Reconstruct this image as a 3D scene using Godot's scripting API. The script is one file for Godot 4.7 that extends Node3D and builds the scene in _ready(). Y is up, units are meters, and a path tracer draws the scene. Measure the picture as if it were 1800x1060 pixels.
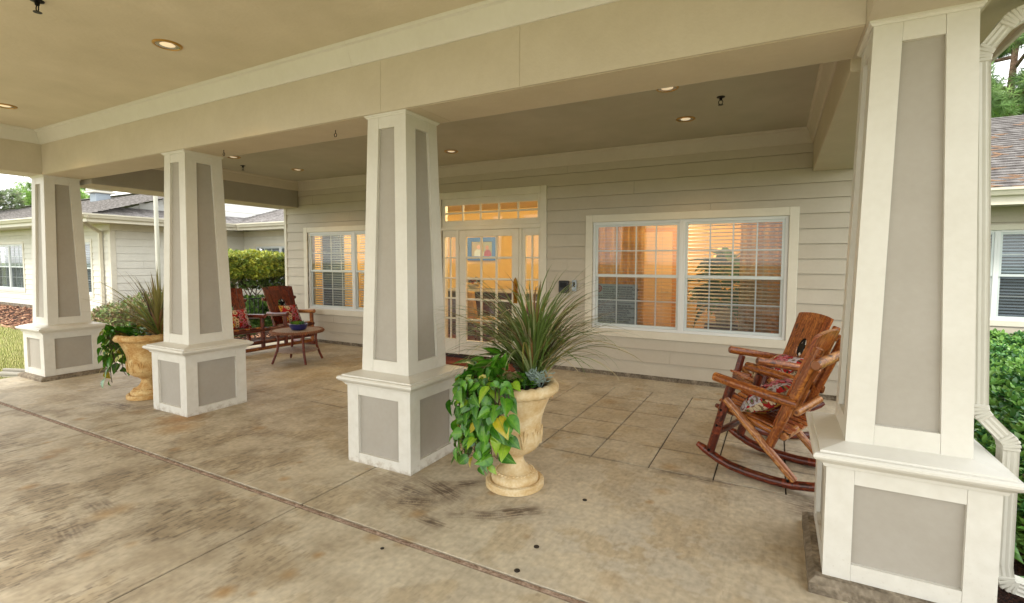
extends Node3D

# ---------------------------------------------------------------- mesh builder
class MB:
	var v := PackedVector3Array()
	var n := PackedVector3Array()
	var u := PackedVector2Array()
	var ix := PackedInt32Array()

	func tri(a: Vector3, b: Vector3, c: Vector3, na: Vector3, nb: Vector3, nc: Vector3, ua := Vector2.ZERO, ub := Vector2.ZERO, uc := Vector2.ZERO) -> void:
		var s := v.size()
		v.append(a); n.append(na); u.append(ua)
		if (b - a).cross(c - a).dot(na + nb + nc) > 0.0:
			v.append(c); n.append(nc); u.append(uc)
			v.append(b); n.append(nb); u.append(ub)
		else:
			v.append(b); n.append(nb); u.append(ub)
			v.append(c); n.append(nc); u.append(uc)
		ix.append(s); ix.append(s + 1); ix.append(s + 2)

	func quad(a: Vector3, b: Vector3, c: Vector3, d: Vector3, nn: Vector3, ua := Vector2.ZERO, ub := Vector2.ZERO, uc := Vector2.ZERO, ud := Vector2.ZERO) -> void:
		tri(a, b, c, nn, nn, nn, ua, ub, uc)
		tri(a, c, d, nn, nn, nn, ua, uc, ud)

	# flat quad whose normal points away from the given inside point
	func face(a: Vector3, b: Vector3, c: Vector3, d: Vector3, inside: Vector3) -> void:
		var nn := (b - a).cross(d - a).normalized()
		if nn.length() < 0.5:
			nn = (c - b).cross(d - b).normalized()
		if nn.dot((a + b + c + d) / 4.0 - inside) < 0.0:
			nn = -nn
		var lx := (b - a).length()
		var ly := (d - a).length()
		var q := [Vector2(0, 0), Vector2(lx, 0), Vector2(lx, ly), Vector2(0, ly)] if ly >= lx else [Vector2(0, 0), Vector2(0, lx), Vector2(ly, lx), Vector2(ly, 0)]
		quad(a, b, c, d, nn, q[0], q[1], q[2], q[3])

	func box(at: Vector3, size: Vector3, bev := 0.004, bs := Basis.IDENTITY) -> void:
		var h := size / 2.0
		var bb := minf(bev, minf(h.x, minf(h.y, h.z)) * 0.45)
		var ax := [Vector3.RIGHT, Vector3.UP, Vector3.BACK]
		for i in 3:
			var p: int = (i + 1) % 3
			var q: int = (i + 2) % 3
			if size[p] > size[q]:
				var t := p
				p = q
				q = t
			for s in [-1.0, 1.0]:
				var cs: Array[Vector3] = []
				var us: Array[Vector2] = []
				for k in [[-1, -1], [1, -1], [1, 1], [-1, 1]]:
					var w := Vector3.ZERO
					w[i] = s * h[i]; w[p] = k[0] * (h[p] - bb); w[q] = k[1] * (h[q] - bb)
					cs.append(at + bs * w)
					us.append(Vector2(w[p] + h[i] * 1.3, w[q] + h[q]))
				var nn: Vector3 = bs * (ax[i] * s)
				quad(cs[0], cs[1], cs[2], cs[3], nn, us[0], us[1], us[2], us[3])
		if bb <= 0.0:
			return
		for i in 3:
			var j: int = (i + 1) % 3
			var k: int = (i + 2) % 3
			for si in [-1.0, 1.0]:
				for sj in [-1.0, 1.0]:
					var pts: Array[Vector3] = []
					for e in [[0, -1.0], [0, 1.0], [1, 1.0], [1, -1.0]]:
						var w := Vector3.ZERO
						w[i] = si * (h[i] if e[0] == 0 else h[i] - bb)
						w[j] = sj * (h[j] - bb if e[0] == 0 else h[j])
						w[k] = e[1] * (h[k] - bb)
						pts.append(at + bs * w)
					var nn: Vector3 = bs * (ax[i] * si + ax[j] * sj).normalized()
					var l := size[k]
					quad(pts[0], pts[1], pts[2], pts[3], nn, Vector2(0, 0), Vector2(0, l), Vector2(bb, l), Vector2(bb, 0))
		for sx in [-1.0, 1.0]:
			for sy in [-1.0, 1.0]:
				for sz in [-1.0, 1.0]:
					var sg := Vector3(sx, sy, sz)
					var a := at + bs * (Vector3(h.x, h.y - bb, h.z - bb) * sg)
					var b := at + bs * (Vector3(h.x - bb, h.y, h.z - bb) * sg)
					var c := at + bs * (Vector3(h.x - bb, h.y - bb, h.z) * sg)
					var nn: Vector3 = bs * sg.normalized()
					tri(a, b, c, nn, nn, nn)

	func span(a: Vector3, b: Vector3, bev := 0.004) -> void:   # box from corner to corner
		box((a + b) / 2.0, (b - a).abs(), bev)

	# hexahedron: bottom quad a0..a3 and top quad b0..b3 (flat faces)
	func hexa(a: Array, b: Array) -> void:
		var m := Vector3.ZERO
		for i in 4:
			m += a[i] + b[i]
		m /= 8.0
		face(a[0], a[1], a[2], a[3], m)
		face(b[0], b[1], b[2], b[3], m)
		for i in 4:
			var j := (i + 1) % 4
			face(a[i], a[j], b[j], b[i], m)

	# polygon in the XY plane pushed from z0 to z1, placed by xf
	func prism(poly: PackedVector2Array, z0: float, z1: float, xf := Transform3D.IDENTITY) -> void:
		var t := Geometry2D.triangulate_polygon(poly)
		var nf := (xf.basis * Vector3.BACK).normalized()
		for k in range(0, t.size(), 3):
			var a := poly[t[k]]; var b := poly[t[k + 1]]; var c := poly[t[k + 2]]
			for z in [z0, z1]:
				var nn := nf if z == maxf(z0, z1) else -nf
				tri(xf * Vector3(a.x, a.y, z), xf * Vector3(b.x, b.y, z), xf * Vector3(c.x, c.y, z), nn, nn, nn, a, b, c)
		var cw := 1.0 if Geometry2D.is_polygon_clockwise(poly) else -1.0
		for i in poly.size():
			var a := poly[i]; var b := poly[(i + 1) % poly.size()]
			var e := (b - a)
			if e.length() < 1e-6:
				continue
			var o := Vector2(-e.y, e.x).normalized() * cw
			var nn := (xf.basis * Vector3(o.x, o.y, 0)).normalized()
			quad(xf * Vector3(a.x, a.y, z0), xf * Vector3(b.x, b.y, z0), xf * Vector3(b.x, b.y, z1), xf * Vector3(a.x, a.y, z1), nn, Vector2(0, 0), Vector2(0, e.length()), Vector2(absf(z1 - z0), e.length()), Vector2(absf(z1 - z0), 0))

	# tube along points with a radius each; squash flattens it across the second axis
	func tube(pts: Array, radii: Array, sides := 10, caps := true, squash := 1.0, up0 := Vector3.UP) -> void:
		var cnt := pts.size()
		var rings: Array = []
		var nrms: Array = []
		var lens: Array = []
		var up := up0
		var run := 0.0
		for i in cnt:
			var d: Vector3 = (pts[mini(i + 1, cnt - 1)] - pts[maxi(i - 1, 0)]).normalized()
			var sd := d.cross(up)
			if sd.length() < 0.05:
				sd = d.cross(Vector3(0.3, 0.1, 0.9))
			sd = sd.normalized()
			up = sd.cross(d).normalized()
			var ring: Array = []
			var nr: Array = []
			for k in sides + 1:
				var a := TAU * k / sides
				var o := sd * cos(a) + up * sin(a) * squash
				ring.append(pts[i] + o * radii[i])
				nr.append((sd * cos(a) * squash + up * sin(a)).normalized())
			rings.append(ring); nrms.append(nr)
			if i > 0:
				run += (pts[i] - pts[i - 1]).length()
			lens.append(run)
		for i in cnt - 1:
			for k in sides:
				var ua := Vector2(k * TAU * radii[i] / sides, lens[i]); var ub := Vector2((k + 1) * TAU * radii[i] / sides, lens[i])
				var uc := Vector2((k + 1) * TAU * radii[i] / sides, lens[i + 1]); var ud := Vector2(k * TAU * radii[i] / sides, lens[i + 1])
				tri(rings[i][k], rings[i][k + 1], rings[i + 1][k + 1], nrms[i][k], nrms[i][k + 1], nrms[i + 1][k + 1], ua, ub, uc)
				tri(rings[i][k], rings[i + 1][k + 1], rings[i + 1][k], nrms[i][k], nrms[i + 1][k + 1], nrms[i + 1][k], ua, uc, ud)
		if caps:
			for e in [0, cnt - 1]:
				var d: Vector3 = (pts[0] - pts[1]).normalized() if e == 0 else (pts[cnt - 1] - pts[cnt - 2]).normalized()
				for k in sides:
					tri(pts[e], rings[e][k], rings[e][k + 1], d, d, d, Vector2(0.02, 0.02), Vector2(0.03, 0.02), Vector2(0.03, 0.03))

	# profile of (radius, height) turned round the y axis; flute waves the radius between heights f0 and f1
	func lathe(pf: Array, seg := 40, at := Vector3.ZERO, wave := 0, amp := 0.0, f0 := 0.0, f1 := 0.0) -> void:
		var nn: Array = []
		for i in pf.size() - 1:
			var d: Vector2 = pf[i + 1] - pf[i]
			nn.append(Vector2(d.y, -d.x).normalized())
		for i in pf.size() - 1:
			var na: Vector2 = nn[i]
			var nb: Vector2 = nn[i]
			if i > 0 and nn[i - 1].dot(nn[i]) > 0.8:
				na = (nn[i - 1] + nn[i]).normalized()
			if i < pf.size() - 2 and nn[i + 1].dot(nn[i]) > 0.8:
				nb = (nn[i + 1] + nn[i]).normalized()
			for k in seg:
				var p: Array[Vector3] = []
				var q: Array[Vector3] = []
				var uv: Array[Vector2] = []
				for e in [[0, 0], [1, 0], [1, 1], [0, 1]]:
					var a: float = TAU * (k + e[0]) / seg
					var pr: Vector2 = pf[i + e[1]]
					var r := pr.x
					if wave > 0 and pr.y > f0 and pr.y < f1:
						r *= 1.0 + amp * sin(PI * (pr.y - f0) / (f1 - f0)) * (absf(sin(a * wave / 2.0)) - 0.5)
					p.append(at + Vector3(cos(a) * r, pr.y, sin(a) * r))
					var m := na if e[1] == 0 else nb
					q.append(Vector3(cos(a) * m.x, m.y, sin(a) * m.x))
					uv.append(Vector2(a * 0.2, pr.y))
				tri(p[0], p[1], p[2], q[0], q[1], q[2], uv[0], uv[1], uv[2])
				tri(p[0], p[2], p[3], q[0], q[2], q[3], uv[0], uv[2], uv[3])

	func ball(at: Vector3, r: Vector3, seg := 8) -> void:
		for i in seg:
			for k in seg * 2:
				var p: Array[Vector3] = []
				for e in [[0, 0], [1, 0], [1, 1], [0, 1]]:
					var th: float = PI * (i + e[1]) / seg
					var ph: float = TAU * (k + e[0]) / (seg * 2)
					p.append(Vector3(sin(th) * cos(ph), cos(th), sin(th) * sin(ph)))
				if i < seg - 1:
					tri(at + p[0] * r, at + p[2] * r, at + p[3] * r, p[0], p[2], p[3], Vector2(p[0].x, p[0].y), Vector2(p[2].x, p[2].y), Vector2(p[3].x, p[3].y))
				if i > 0:
					tri(at + p[0] * r, at + p[1] * r, at + p[2] * r, p[0], p[1], p[2], Vector2(p[0].x, p[0].y), Vector2(p[1].x, p[1].y), Vector2(p[2].x, p[2].y))

	func mesh() -> ArrayMesh:
		var a := []
		a.resize(Mesh.ARRAY_MAX)
		a[Mesh.ARRAY_VERTEX] = v; a[Mesh.ARRAY_NORMAL] = n; a[Mesh.ARRAY_TEX_UV] = u; a[Mesh.ARRAY_INDEX] = ix
		var m := ArrayMesh.new()
		m.add_surface_from_arrays(Mesh.PRIMITIVE_TRIANGLES, a)
		return m

# ---------------------------------------------------------------- naming
var used := {}
var rng := RandomNumberGenerator.new()
var M := {}

func numbered(called: String, parent: Node) -> String:
	var key := str(parent.get_instance_id()) + "/" + called
	var k: int = used.get(key, 0)
	used[key] = k + 1
	return called if k == 0 else "%s_%03d" % [called, k]

func tag(o: Node, label := "", category := "", group := "", kind := "") -> void:
	if label: o.set_meta("label", label)
	if category: o.set_meta("category", category)
	if group: o.set_meta("group", group)
	if kind: o.set_meta("kind", kind)

func thing(called: String, label: String, category: String, at := Vector3.ZERO, turn := 0.0, group := "") -> Node3D:
	var o := Node3D.new()
	o.name = numbered(called, self)
	add_child(o, true)
	o.position = at
	o.rotation.y = turn
	tag(o, label, category, group)
	return o

func part(called: String, shape, m: Material, parent: Node = self, at := Vector3.ZERO) -> MeshInstance3D:
	var o := MeshInstance3D.new()
	o.name = numbered(called, parent)
	o.mesh = shape.mesh() if shape is MB else shape
	o.material_override = m
	parent.add_child(o, true)
	o.position = at
	return o

func struct(called: String, shape, m: Material) -> MeshInstance3D:
	var o := part(called, shape, m, self)
	o.set_meta("kind", "structure")
	return o

func scatter(called: String, shape: Mesh, m: Material, places: Array, parent: Node = self, tints := PackedColorArray()) -> MultiMeshInstance3D:
	var mm := MultiMesh.new()
	mm.transform_format = MultiMesh.TRANSFORM_3D
	mm.use_colors = tints.size() > 0
	mm.mesh = shape
	mm.instance_count = places.size()
	for i in places.size():
		mm.set_instance_transform(i, places[i])
		if tints.size() > 0:
			mm.set_instance_color(i, tints[i])
	var o := MultiMeshInstance3D.new()
	o.name = numbered(called, parent)
	o.multimesh = mm
	o.material_override = m
	parent.add_child(o, true)
	o.set_meta("kind", "stuff")
	return o

func R(a: float, b: float) -> float:
	return rng.randf_range(a, b)

# ---------------------------------------------------------------- textures
func noise_bytes(w: int, h: int, freq: float, octaves := 4, sd := 1) -> PackedByteArray:
	var f := FastNoiseLite.new()
	f.noise_type = FastNoiseLite.TYPE_SIMPLEX_SMOOTH
	f.seed = sd
	f.frequency = freq
	f.fractal_octaves = octaves
	return f.get_seamless_image(w, h, false, false, 0.15).get_data()

func to_tex(im: Image) -> ImageTexture:
	im.generate_mipmaps()
	return ImageTexture.create_from_image(im)

# tone between colours a and b by two noises, with optional stretch (grain) and specks
func mottle(w: int, h: int, a: Color, b: Color, f1: float, f2: float, mixv := 0.5, sd := 1, contrast := 1.0) -> ImageTexture:
	var n1 := noise_bytes(w, h, f1, 4, sd)
	var n2 := noise_bytes(w, h, f2, 3, sd + 7)
	var d := PackedByteArray()
	d.resize(w * h * 3)
	for i in w * h:
		var t := clampf((lerpf(n1[i], n2[i], mixv) / 255.0 - 0.5) * contrast + 0.5, 0.0, 1.0)
		d[i * 3] = int(255.0 * lerpf(a.r, b.r, t)); d[i * 3 + 1] = int(255.0 * lerpf(a.g, b.g, t)); d[i * 3 + 2] = int(255.0 * lerpf(a.b, b.b, t))
	return to_tex(Image.create_from_data(w, h, false, Image.FORMAT_RGB8, d))

func grey_tex(w: int, h: int, f1: float, oct := 4, sd := 3) -> ImageTexture:
	return to_tex(Image.create_from_data(w, h, false, Image.FORMAT_L8, noise_bytes(w, h, f1, oct, sd)))

# wood: grain along v, with knots and darker streaks
func wood_tex(w: int, h: int, light: Color, mid: Color, dark: Color, sd: int, knots := 7) -> ImageTexture:
	var r := RandomNumberGenerator.new()
	r.seed = sd
	var n1 := noise_bytes(w, h, 0.006, 3, sd)
	var n2 := noise_bytes(w, h, 0.03, 4, sd + 3)
	var kn: Array = []
	for k in knots:
		kn.append(Vector3(r.randf() * w, r.randf() * h, r.randf_range(5, 13)))
	var d := PackedByteArray()
	d.resize(w * h * 3)
	for y in h:
		for x in w:
			var i := y * w + x
			# stretch: read the fine noise at a squeezed height
			var j := (int(y / 14.0) % h) * w + x
			var j2 := (int(y / 5.0 + n1[i] * 0.25) % h) * w + x
			var ring := 0.5 + 0.5 * sin((x + n1[i] * 0.9 + n1[j] * 0.3) * 0.11)
			var t := clampf(0.35 * ring + 0.65 * (n2[j] / 255.0) + 0.55 * (n1[j2] / 255.0 - 0.5), 0.0, 1.0)
			var col := light.lerp(mid, clampf(t * 1.9 - 0.3, 0.0, 1.0))
			var dk := clampf((n2[(j2 + 97) % (w * h)] / 255.0 - 0.66) * 4.0, 0.0, 0.5)
			for q in kn:
				var dx: float = absf(x - q.x)
				dx = minf(dx, w - dx)
				var dy: float = absf(y - q.y) * 0.7
				var rr: float = sqrt(dx * dx + dy * dy) / q.z
				if rr < 2.2:
					dk = maxf(dk, clampf(1.25 - rr * 0.62 + 0.25 * sin(rr * 9.0), 0.0, 0.95))
			col = col.lerp(dark, dk)
			d[i * 3] = int(255.0 * col.r); d[i * 3 + 1] = int(255.0 * col.g); d[i * 3 + 2] = int(255.0 * col.b)
	return to_tex(Image.create_from_data(w, h, false, Image.FORMAT_RGB8, d))

func std(c: Color, rough := 0.6, tex: Texture2D = null, scale := 1.0, tri := "world") -> StandardMaterial3D:
	var m := StandardMaterial3D.new()
	m.albedo_color = c
	m.roughness = rough
	if tex:
		m.albedo_texture = tex
		if tri != "uv":
			m.uv1_triplanar = true
			m.uv1_world_triplanar = tri == "world"
		m.uv1_scale = Vector3.ONE * scale
	return m

func bump(m: StandardMaterial3D, t: Texture2D, cm: float) -> StandardMaterial3D:
	m.heightmap_enabled = true
	m.heightmap_texture = t
	m.heightmap_scale = cm
	return m

func glass(alpha := 0.06, rough := 0.02) -> StandardMaterial3D:
	var m := StandardMaterial3D.new()
	m.transparency = BaseMaterial3D.TRANSPARENCY_ALPHA
	m.albedo_color = Color(0.92, 0.97, 0.98, alpha)
	m.roughness = rough
	m.metallic_specular = 0.5
	return m

# floor: one picture of concrete 12.4 x 7.75 m; stains, rust spots, dirt scuffs, broom lines
const FX0 := -8.2
const FZ0 := -3.5
const FW := 12.4
const FH := 7.75
func floor_tex() -> ImageTexture:
	var w := 2048
	var h := 1280
	var n1 := noise_bytes(512, 320, 0.012, 5, 11)
	var n2 := noise_bytes(1024, 640, 0.02, 5, 23)
	var n3 := noise_bytes(512, 512, 0.11, 3, 31)
	var n5 := noise_bytes(512, 512, 0.22, 2, 47)
	var dirt := PackedFloat32Array()
	dirt.resize(w * h)
	var rust := PackedFloat32Array()
	rust.resize(w * h)
	var r := RandomNumberGenerator.new()
	r.seed = 5
	# smears of brown dirt swept beside the urn: [x, z, half length, half width, angle, strength]
	for q in [[0.62, 0.36, 0.20, 0.09, 0.30, 0.9], [0.42, 0.47, 0.24, 0.05, 0.10, 0.8], [0.55, 0.58, 0.16, 0.06, -0.35, 0.9], [1.17, 0.40, 0.17, 0.06, -0.75, 1.0], [1.02, 0.52, 0.20, 0.05, -0.45, 0.7], [0.80, 0.72, 0.12, 0.035, 0.05, 0.85], [0.70, 0.22, 0.16, 0.05, -0.7, 0.8], [0.20, 0.36, 0.22, 0.05, 0.05, 0.5], [0.50, 0.50, 0.34, 0.20, 0.2, 0.42], [2.95, -0.50, 0.30, 0.16, 0.2, 0.9], [2.75, -1.3, 0.3, 0.25, 0.1, 0.5], [-3.4, 0.42, 0.35, 0.10, -0.1, 0.7], [-3.0, 0.30, 0.3, 0.10, -0.1, 0.5], [-0.9, 1.75, 0.14, 0.07, 0.2, 0.5], [-1.1, 1.52, 0.12, 0.06, 0.1, 0.5], [2.1, -0.62, 0.4, 0.05, 0.0, 0.6], [-1.0, -0.5, 0.5, 0.2, 0.0, 0.3]]:
		var rad: int = int((q[2] * 2.2) / FW * w)
		var cx := int((q[0] - FX0) / FW * w)
		var cz := int((q[1] - FZ0) / FH * h)
		var ca2: float = cos(q[4])
		var sa2: float = sin(q[4])
		for yy in range(maxi(cz - rad, 0), mini(cz + rad, h)):
			for xx in range(maxi(cx - rad, 0), mini(cx + rad, w)):
				var l := (xx - cx) * ca2 + (yy - cz) * sa2
				var ww := -(xx - cx) * sa2 + (yy - cz) * ca2
				var lm: float = l * FW / w / q[2]
				var wm: float = ww * FW / w / q[3]
				var mk := exp(-lm * lm - wm * wm)
				if mk > 0.02:
					var sv: float = n3[((int(ww * 3.4) + 4000) % 512) * 512 + (int(l * 0.16 + ww * 0.1) + 4000) % 512] / 255.0
					var bv: float = n2[((yy * 2) % 640) * 1024 + (xx * 2) % 1024] / 255.0
					dirt[yy * w + xx] = maxf(dirt[yy * w + xx], q[5] * mk * clampf((sv * 0.8 + bv * 0.5 - 0.56) * 4.0, 0.0, 1.0) * 0.8 + 0.16 * q[5] * mk)
	# rust and damp spots [x, z, radius, strength]
	var spots: Array = [[-2.45, 0.35, 0.22, 0.9], [-2.2, 0.5, 0.2, 0.7], [1.25, 1.35, 0.05, 0.8], [0.35, 1.65, 0.05, 0.7], [0.5, 1.25, 0.03, 0.6], [1.1, 0.0, 0.04, 0.6], [1.9, -0.3, 0.06, 0.4]]
	for k in 150:
		spots.append([r.randf_range(-6, 3), r.randf_range(-3.2, 2.5), absf(r.randfn(0.025, 0.03)) + 0.012, r.randf_range(0.15, 0.6)])
	for s in spots:
		var rad: int = int(s[2] / FW * w * 1.6) + 2
		var cx := int((s[0] - FX0) / FW * w)
		var cz := int((s[1] - FZ0) / FH * h)
		for yy in range(maxi(cz - rad, 0), mini(cz + rad, h)):
			for xx in range(maxi(cx - rad, 0), mini(cx + rad, w)):
				var q := Vector2(xx - cx, yy - cz).length() / (rad / 1.6)
				var wob: float = n3[(yy % 512) * 512 + xx % 512] / 255.0
				rust[yy * w + xx] = maxf(rust[yy * w + xx], clampf(1.15 - q * (0.7 + 0.6 * wob), 0.0, 1.0) * s[3])
	var d := PackedByteArray()
	d.resize(w * h * 3)
	var ca := Vector3(0.785, 0.74, 0.645)   # light grey-tan
	var cb := Vector3(0.685, 0.63, 0.53)   # brown grey
	var cw := Vector3(0.69, 0.61, 0.475)    # ochre wash
	var cd := Vector3(0.33, 0.285, 0.23)    # dark grime
	var cr := Vector3(0.60, 0.42, 0.20)      # rust
	var cl := Vector3(0.76, 0.73, 0.66)      # bloom
	var cs := Vector3(0.25, 0.19, 0.145)     # scuff
	for y in h:
		var zz := FZ0 + FH * y / h
		for x in w:
			var i := y * w + x
			var xx := FX0 + FW * x / w
			var a: float = n1[(y / 4 % 320) * 512 + (x / 4 % 512)] / 255.0
			var b: float = n2[(y % 640) * 1024 + (x % 1024)] / 255.0
			var b2: float = n2[((y / 2 + 211) % 640) * 1024 + ((x / 2 + 77) % 1024)] / 255.0
			var c: float = n3[(y % 512) * 512 + x % 512] / 255.0
			var e: float = n5[((y / 3 + x / 9) % 512) * 512 + x % 512] / 255.0     # short brushed dashes
			var e2: float = n5[((y / 6 + x / 7 + 59) % 512) * 512 + (x / 2 + 131) % 512] / 255.0
			var tt := clampf((a * 0.45 + b * 0.55 - 0.5) * 2.4 + 0.38, 0.0, 1.0)
			var col := ca.lerp(cb, tt)
			col = col.lerp(cw, clampf((b2 - 0.54) * 4.0, 0.0, 0.4))
			# pale bloom on the slab before the right column
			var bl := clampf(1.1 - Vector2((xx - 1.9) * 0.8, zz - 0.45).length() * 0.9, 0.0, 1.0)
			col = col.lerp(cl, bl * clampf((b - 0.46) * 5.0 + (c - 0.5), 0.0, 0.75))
			# grime on the driveway and round the middle of the porch front
			var grime := clampf(1.15 - absf(zz - 1.9) * 0.45 - maxf(xx + 0.3, 0.0) * 0.9 + (a - 0.5) * 0.8, 0.0, 1.0)
			grime = maxf(grime, 0.8 * clampf(1.1 - Vector2(xx + 1.5, (zz - 0.5) * 1.4).length() * 0.75 + (a - 0.5), 0.0, 1.0))
			grime = maxf(grime, 0.16)
			var patch := clampf((0.55 * b2 + 0.45 * b - 0.47) * 5.0, 0.0, 1.0)
			col = col.lerp(cd, grime * (0.12 + 0.17 * patch))
			var dash := clampf((e - 0.60) * 7.0, 0.0, 1.0) * 0.6 + clampf((e2 - 0.60) * 7.0, 0.0, 1.0) * 0.6
			col = col.lerp(cd * 0.75, clampf(dash * (0.06 + 0.46 * grime * clampf((b2 - 0.30) * 3.0, 0.0, 1.0)), 0.0, 0.6))
			# dirt that settled along the tile joints
			if xx > -2.32 and xx < 3.12 and zz < -0.60 and zz > -2.85:
				var jz := absf(fposmod(-0.645 - zz + 0.2155, 0.431) - 0.2155)
				var jx := absf(fposmod(xx + 2.27 + 0.2225, 0.445) - 0.2225)
				var jd := minf(jz * 0.8, jx * 1.6)
				col = col.lerp(cd * 0.8, clampf(1.0 - jd / 0.015, 0.0, 1.0) * clampf(0.05 + (b2 - 0.38) * 2.0, 0.0, 0.45))
			col = col.lerp(cr, rust[i] * 0.75)
			col = col.lerp(cs, clampf(dirt[i], 0.0, 0.85))
			var g := 0.92 + 0.16 * c
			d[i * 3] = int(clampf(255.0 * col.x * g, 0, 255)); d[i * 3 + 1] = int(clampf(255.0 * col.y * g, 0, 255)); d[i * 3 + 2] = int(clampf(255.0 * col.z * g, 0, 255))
	return to_tex(Image.create_from_data(w, h, false, Image.FORMAT_RGB8, d))

# printed red cloth with flowers
func floral_tex() -> ImageTexture:
	var s := 512
	var im := Image.create(s, s, false, Image.FORMAT_RGB8)
	im.fill(Color(0.64, 0.08, 0.08))
	var r := RandomNumberGenerator.new()
	r.seed = 77
	for k in 120:   # leaves and twigs
		var c := Vector2(r.randf() * s, r.randf() * s)
		var a := r.randf() * TAU
		var col: Color = [Color(0.12, 0.16, 0.10), Color(0.45, 0.42, 0.18), Color(0.62, 0.62, 0.55), Color(0.15, 0.08, 0.12)][r.randi() % 4]
		for q in 70:
			var p := c + Vector2(cos(a + q * 0.012), sin(a + q * 0.012)) * q
			var wd := 3.0 + 7.0 * sin(PI * q / 70.0)
			for e in range(-int(wd), int(wd)):
				im.set_pixel(posmod(int(p.x - sin(a) * e), s), posmod(int(p.y + cos(a) * e), s), col)
	for k in 32:   # flowers
		var c := Vector2((k % 4 + 0.5 + r.randf_range(-0.3, 0.3)) * s / 4.0, ((k / 4) % 4 + 0.5 + (0.5 if k > 15 else 0.0) + r.randf_range(-0.3, 0.3)) * s / 4.0)
		var rad := r.randf_range(34, 58)
		var pet := r.randi_range(6, 10)
		var c1: Color = [Color(0.80, 0.62, 0.22), Color(0.82, 0.76, 0.62), Color(0.72, 0.40, 0.46), Color(0.72, 0.70, 0.72)][k % 4]
		for yy in range(-60, 60):
			for xx in range(-60, 60):
				var v := Vector2(xx, yy)
				var rr := v.length() / rad
				var lobe := 0.68 + 0.32 * absf(cos(v.angle() * pet / 2.0))
				if rr < lobe:
					var col := c1.lerp(Color(0.35, 0.10, 0.05), clampf(0.9 - absf(rr - 0.35) * 6.0, 0.0, 0.6))
					if rr < 0.22:
						col = Color(0.30, 0.36, 0.10)
					elif absf(cos(v.angle() * pet / 2.0)) < 0.2:
						col = col.darkened(0.35)
					im.set_pixel(posmod(int(c.x) + xx, s), posmod(int(c.y) + yy, s), col)
	return to_tex(im)

func leaf_tex(edge: Color, mid: Color, vein: Color) -> ImageTexture:
	var s := 128
	var n1 := noise_bytes(s, s, 0.03, 3, 9)
	var im := Image.create(s, s, false, Image.FORMAT_RGB8)
	for y in s:
		for x in s:
			var t := absf(x - 64.0) / 64.0
			var vn := 0.5 + 0.5 * sin((y * 0.30 - t * 18.0))
			var col := mid.lerp(edge, clampf(t * 1.2 + (n1[y * s + x] / 255.0 - 0.5) * 1.2, 0.0, 1.0))
			col = col.lerp(vein, 0.14 * vn)
			if t < 0.045:
				col = col.lerp(vein, 0.75)
			im.set_pixel(x, y, col)
	return to_tex(im)

func picture_tex() -> ImageTexture:   # a soft print in a blue frame: two pale blurred shapes on cream
	var im := Image.create(96, 72, false, Image.FORMAT_RGB8)
	for y in 72:
		for x in 96:
			var col := Color(0.72, 0.66, 0.48).lerp(Color(0.55, 0.62, 0.46), x / 96.0)
			var a := Vector2((x - 34) / 22.0, (y - 58) / 26.0).length()
			var b := Vector2((x - 34) / 9.0, (y - 28) / 12.0).length()
			var c := Vector2((x - 70) / 16.0, (y - 60) / 24.0).length()
			var e := Vector2((x - 68) / 8.0, (y - 30) / 11.0).length()
			if a < 1.0: col = col.lerp(Color(0.80, 0.88, 0.88), clampf((1.0 - a) * 4.0, 0, 1))
			if b < 1.0: col = col.lerp(Color(0.85, 0.70, 0.60), clampf((1.0 - b) * 3.0, 0, 1))
			if c < 1.0: col = col.lerp(Color(0.62, 0.16, 0.12), clampf((1.0 - c) * 4.0, 0, 1))
			if e < 1.0: col = col.lerp(Color(0.75, 0.52, 0.36), clampf((1.0 - e) * 3.0, 0, 1))
			im.set_pixel(x, y, col)
	return to_tex(im)

# cream paint with splashed dirt along the ground line (world height 0)
func splash_tex() -> ImageTexture:
	var s := 512
	var n1 := noise_bytes(s, s, 0.03, 5, 51)
	var n2 := noise_bytes(s, s, 0.15, 3, 52)
	var im := Image.create(s, s, false, Image.FORMAT_RGB8)
	for y in s:
		var hgt := minf(y, s - y) / float(s) / 0.7     # metres from the ground line
		for x in s:
			var a := n1[y * s + x] / 255.0
			var b := n2[y * s + x] / 255.0
			var col := Color(1, 1, 1).lerp(Color(0.955, 0.95, 0.94), a)
			var d := clampf((a * 0.6 + b * 0.3 - 0.20 - hgt * 7.0) * 0.9, 0.0, 0.26)
			d = maxf(d, clampf((b - 0.82) * 4.0, 0.0, 0.15) * clampf(1.0 - hgt * 2.0, 0.0, 1.0))
			im.set_pixel(x, y, col.lerp(Color(0.52, 0.43, 0.33), d))
	return to_tex(im)

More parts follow.
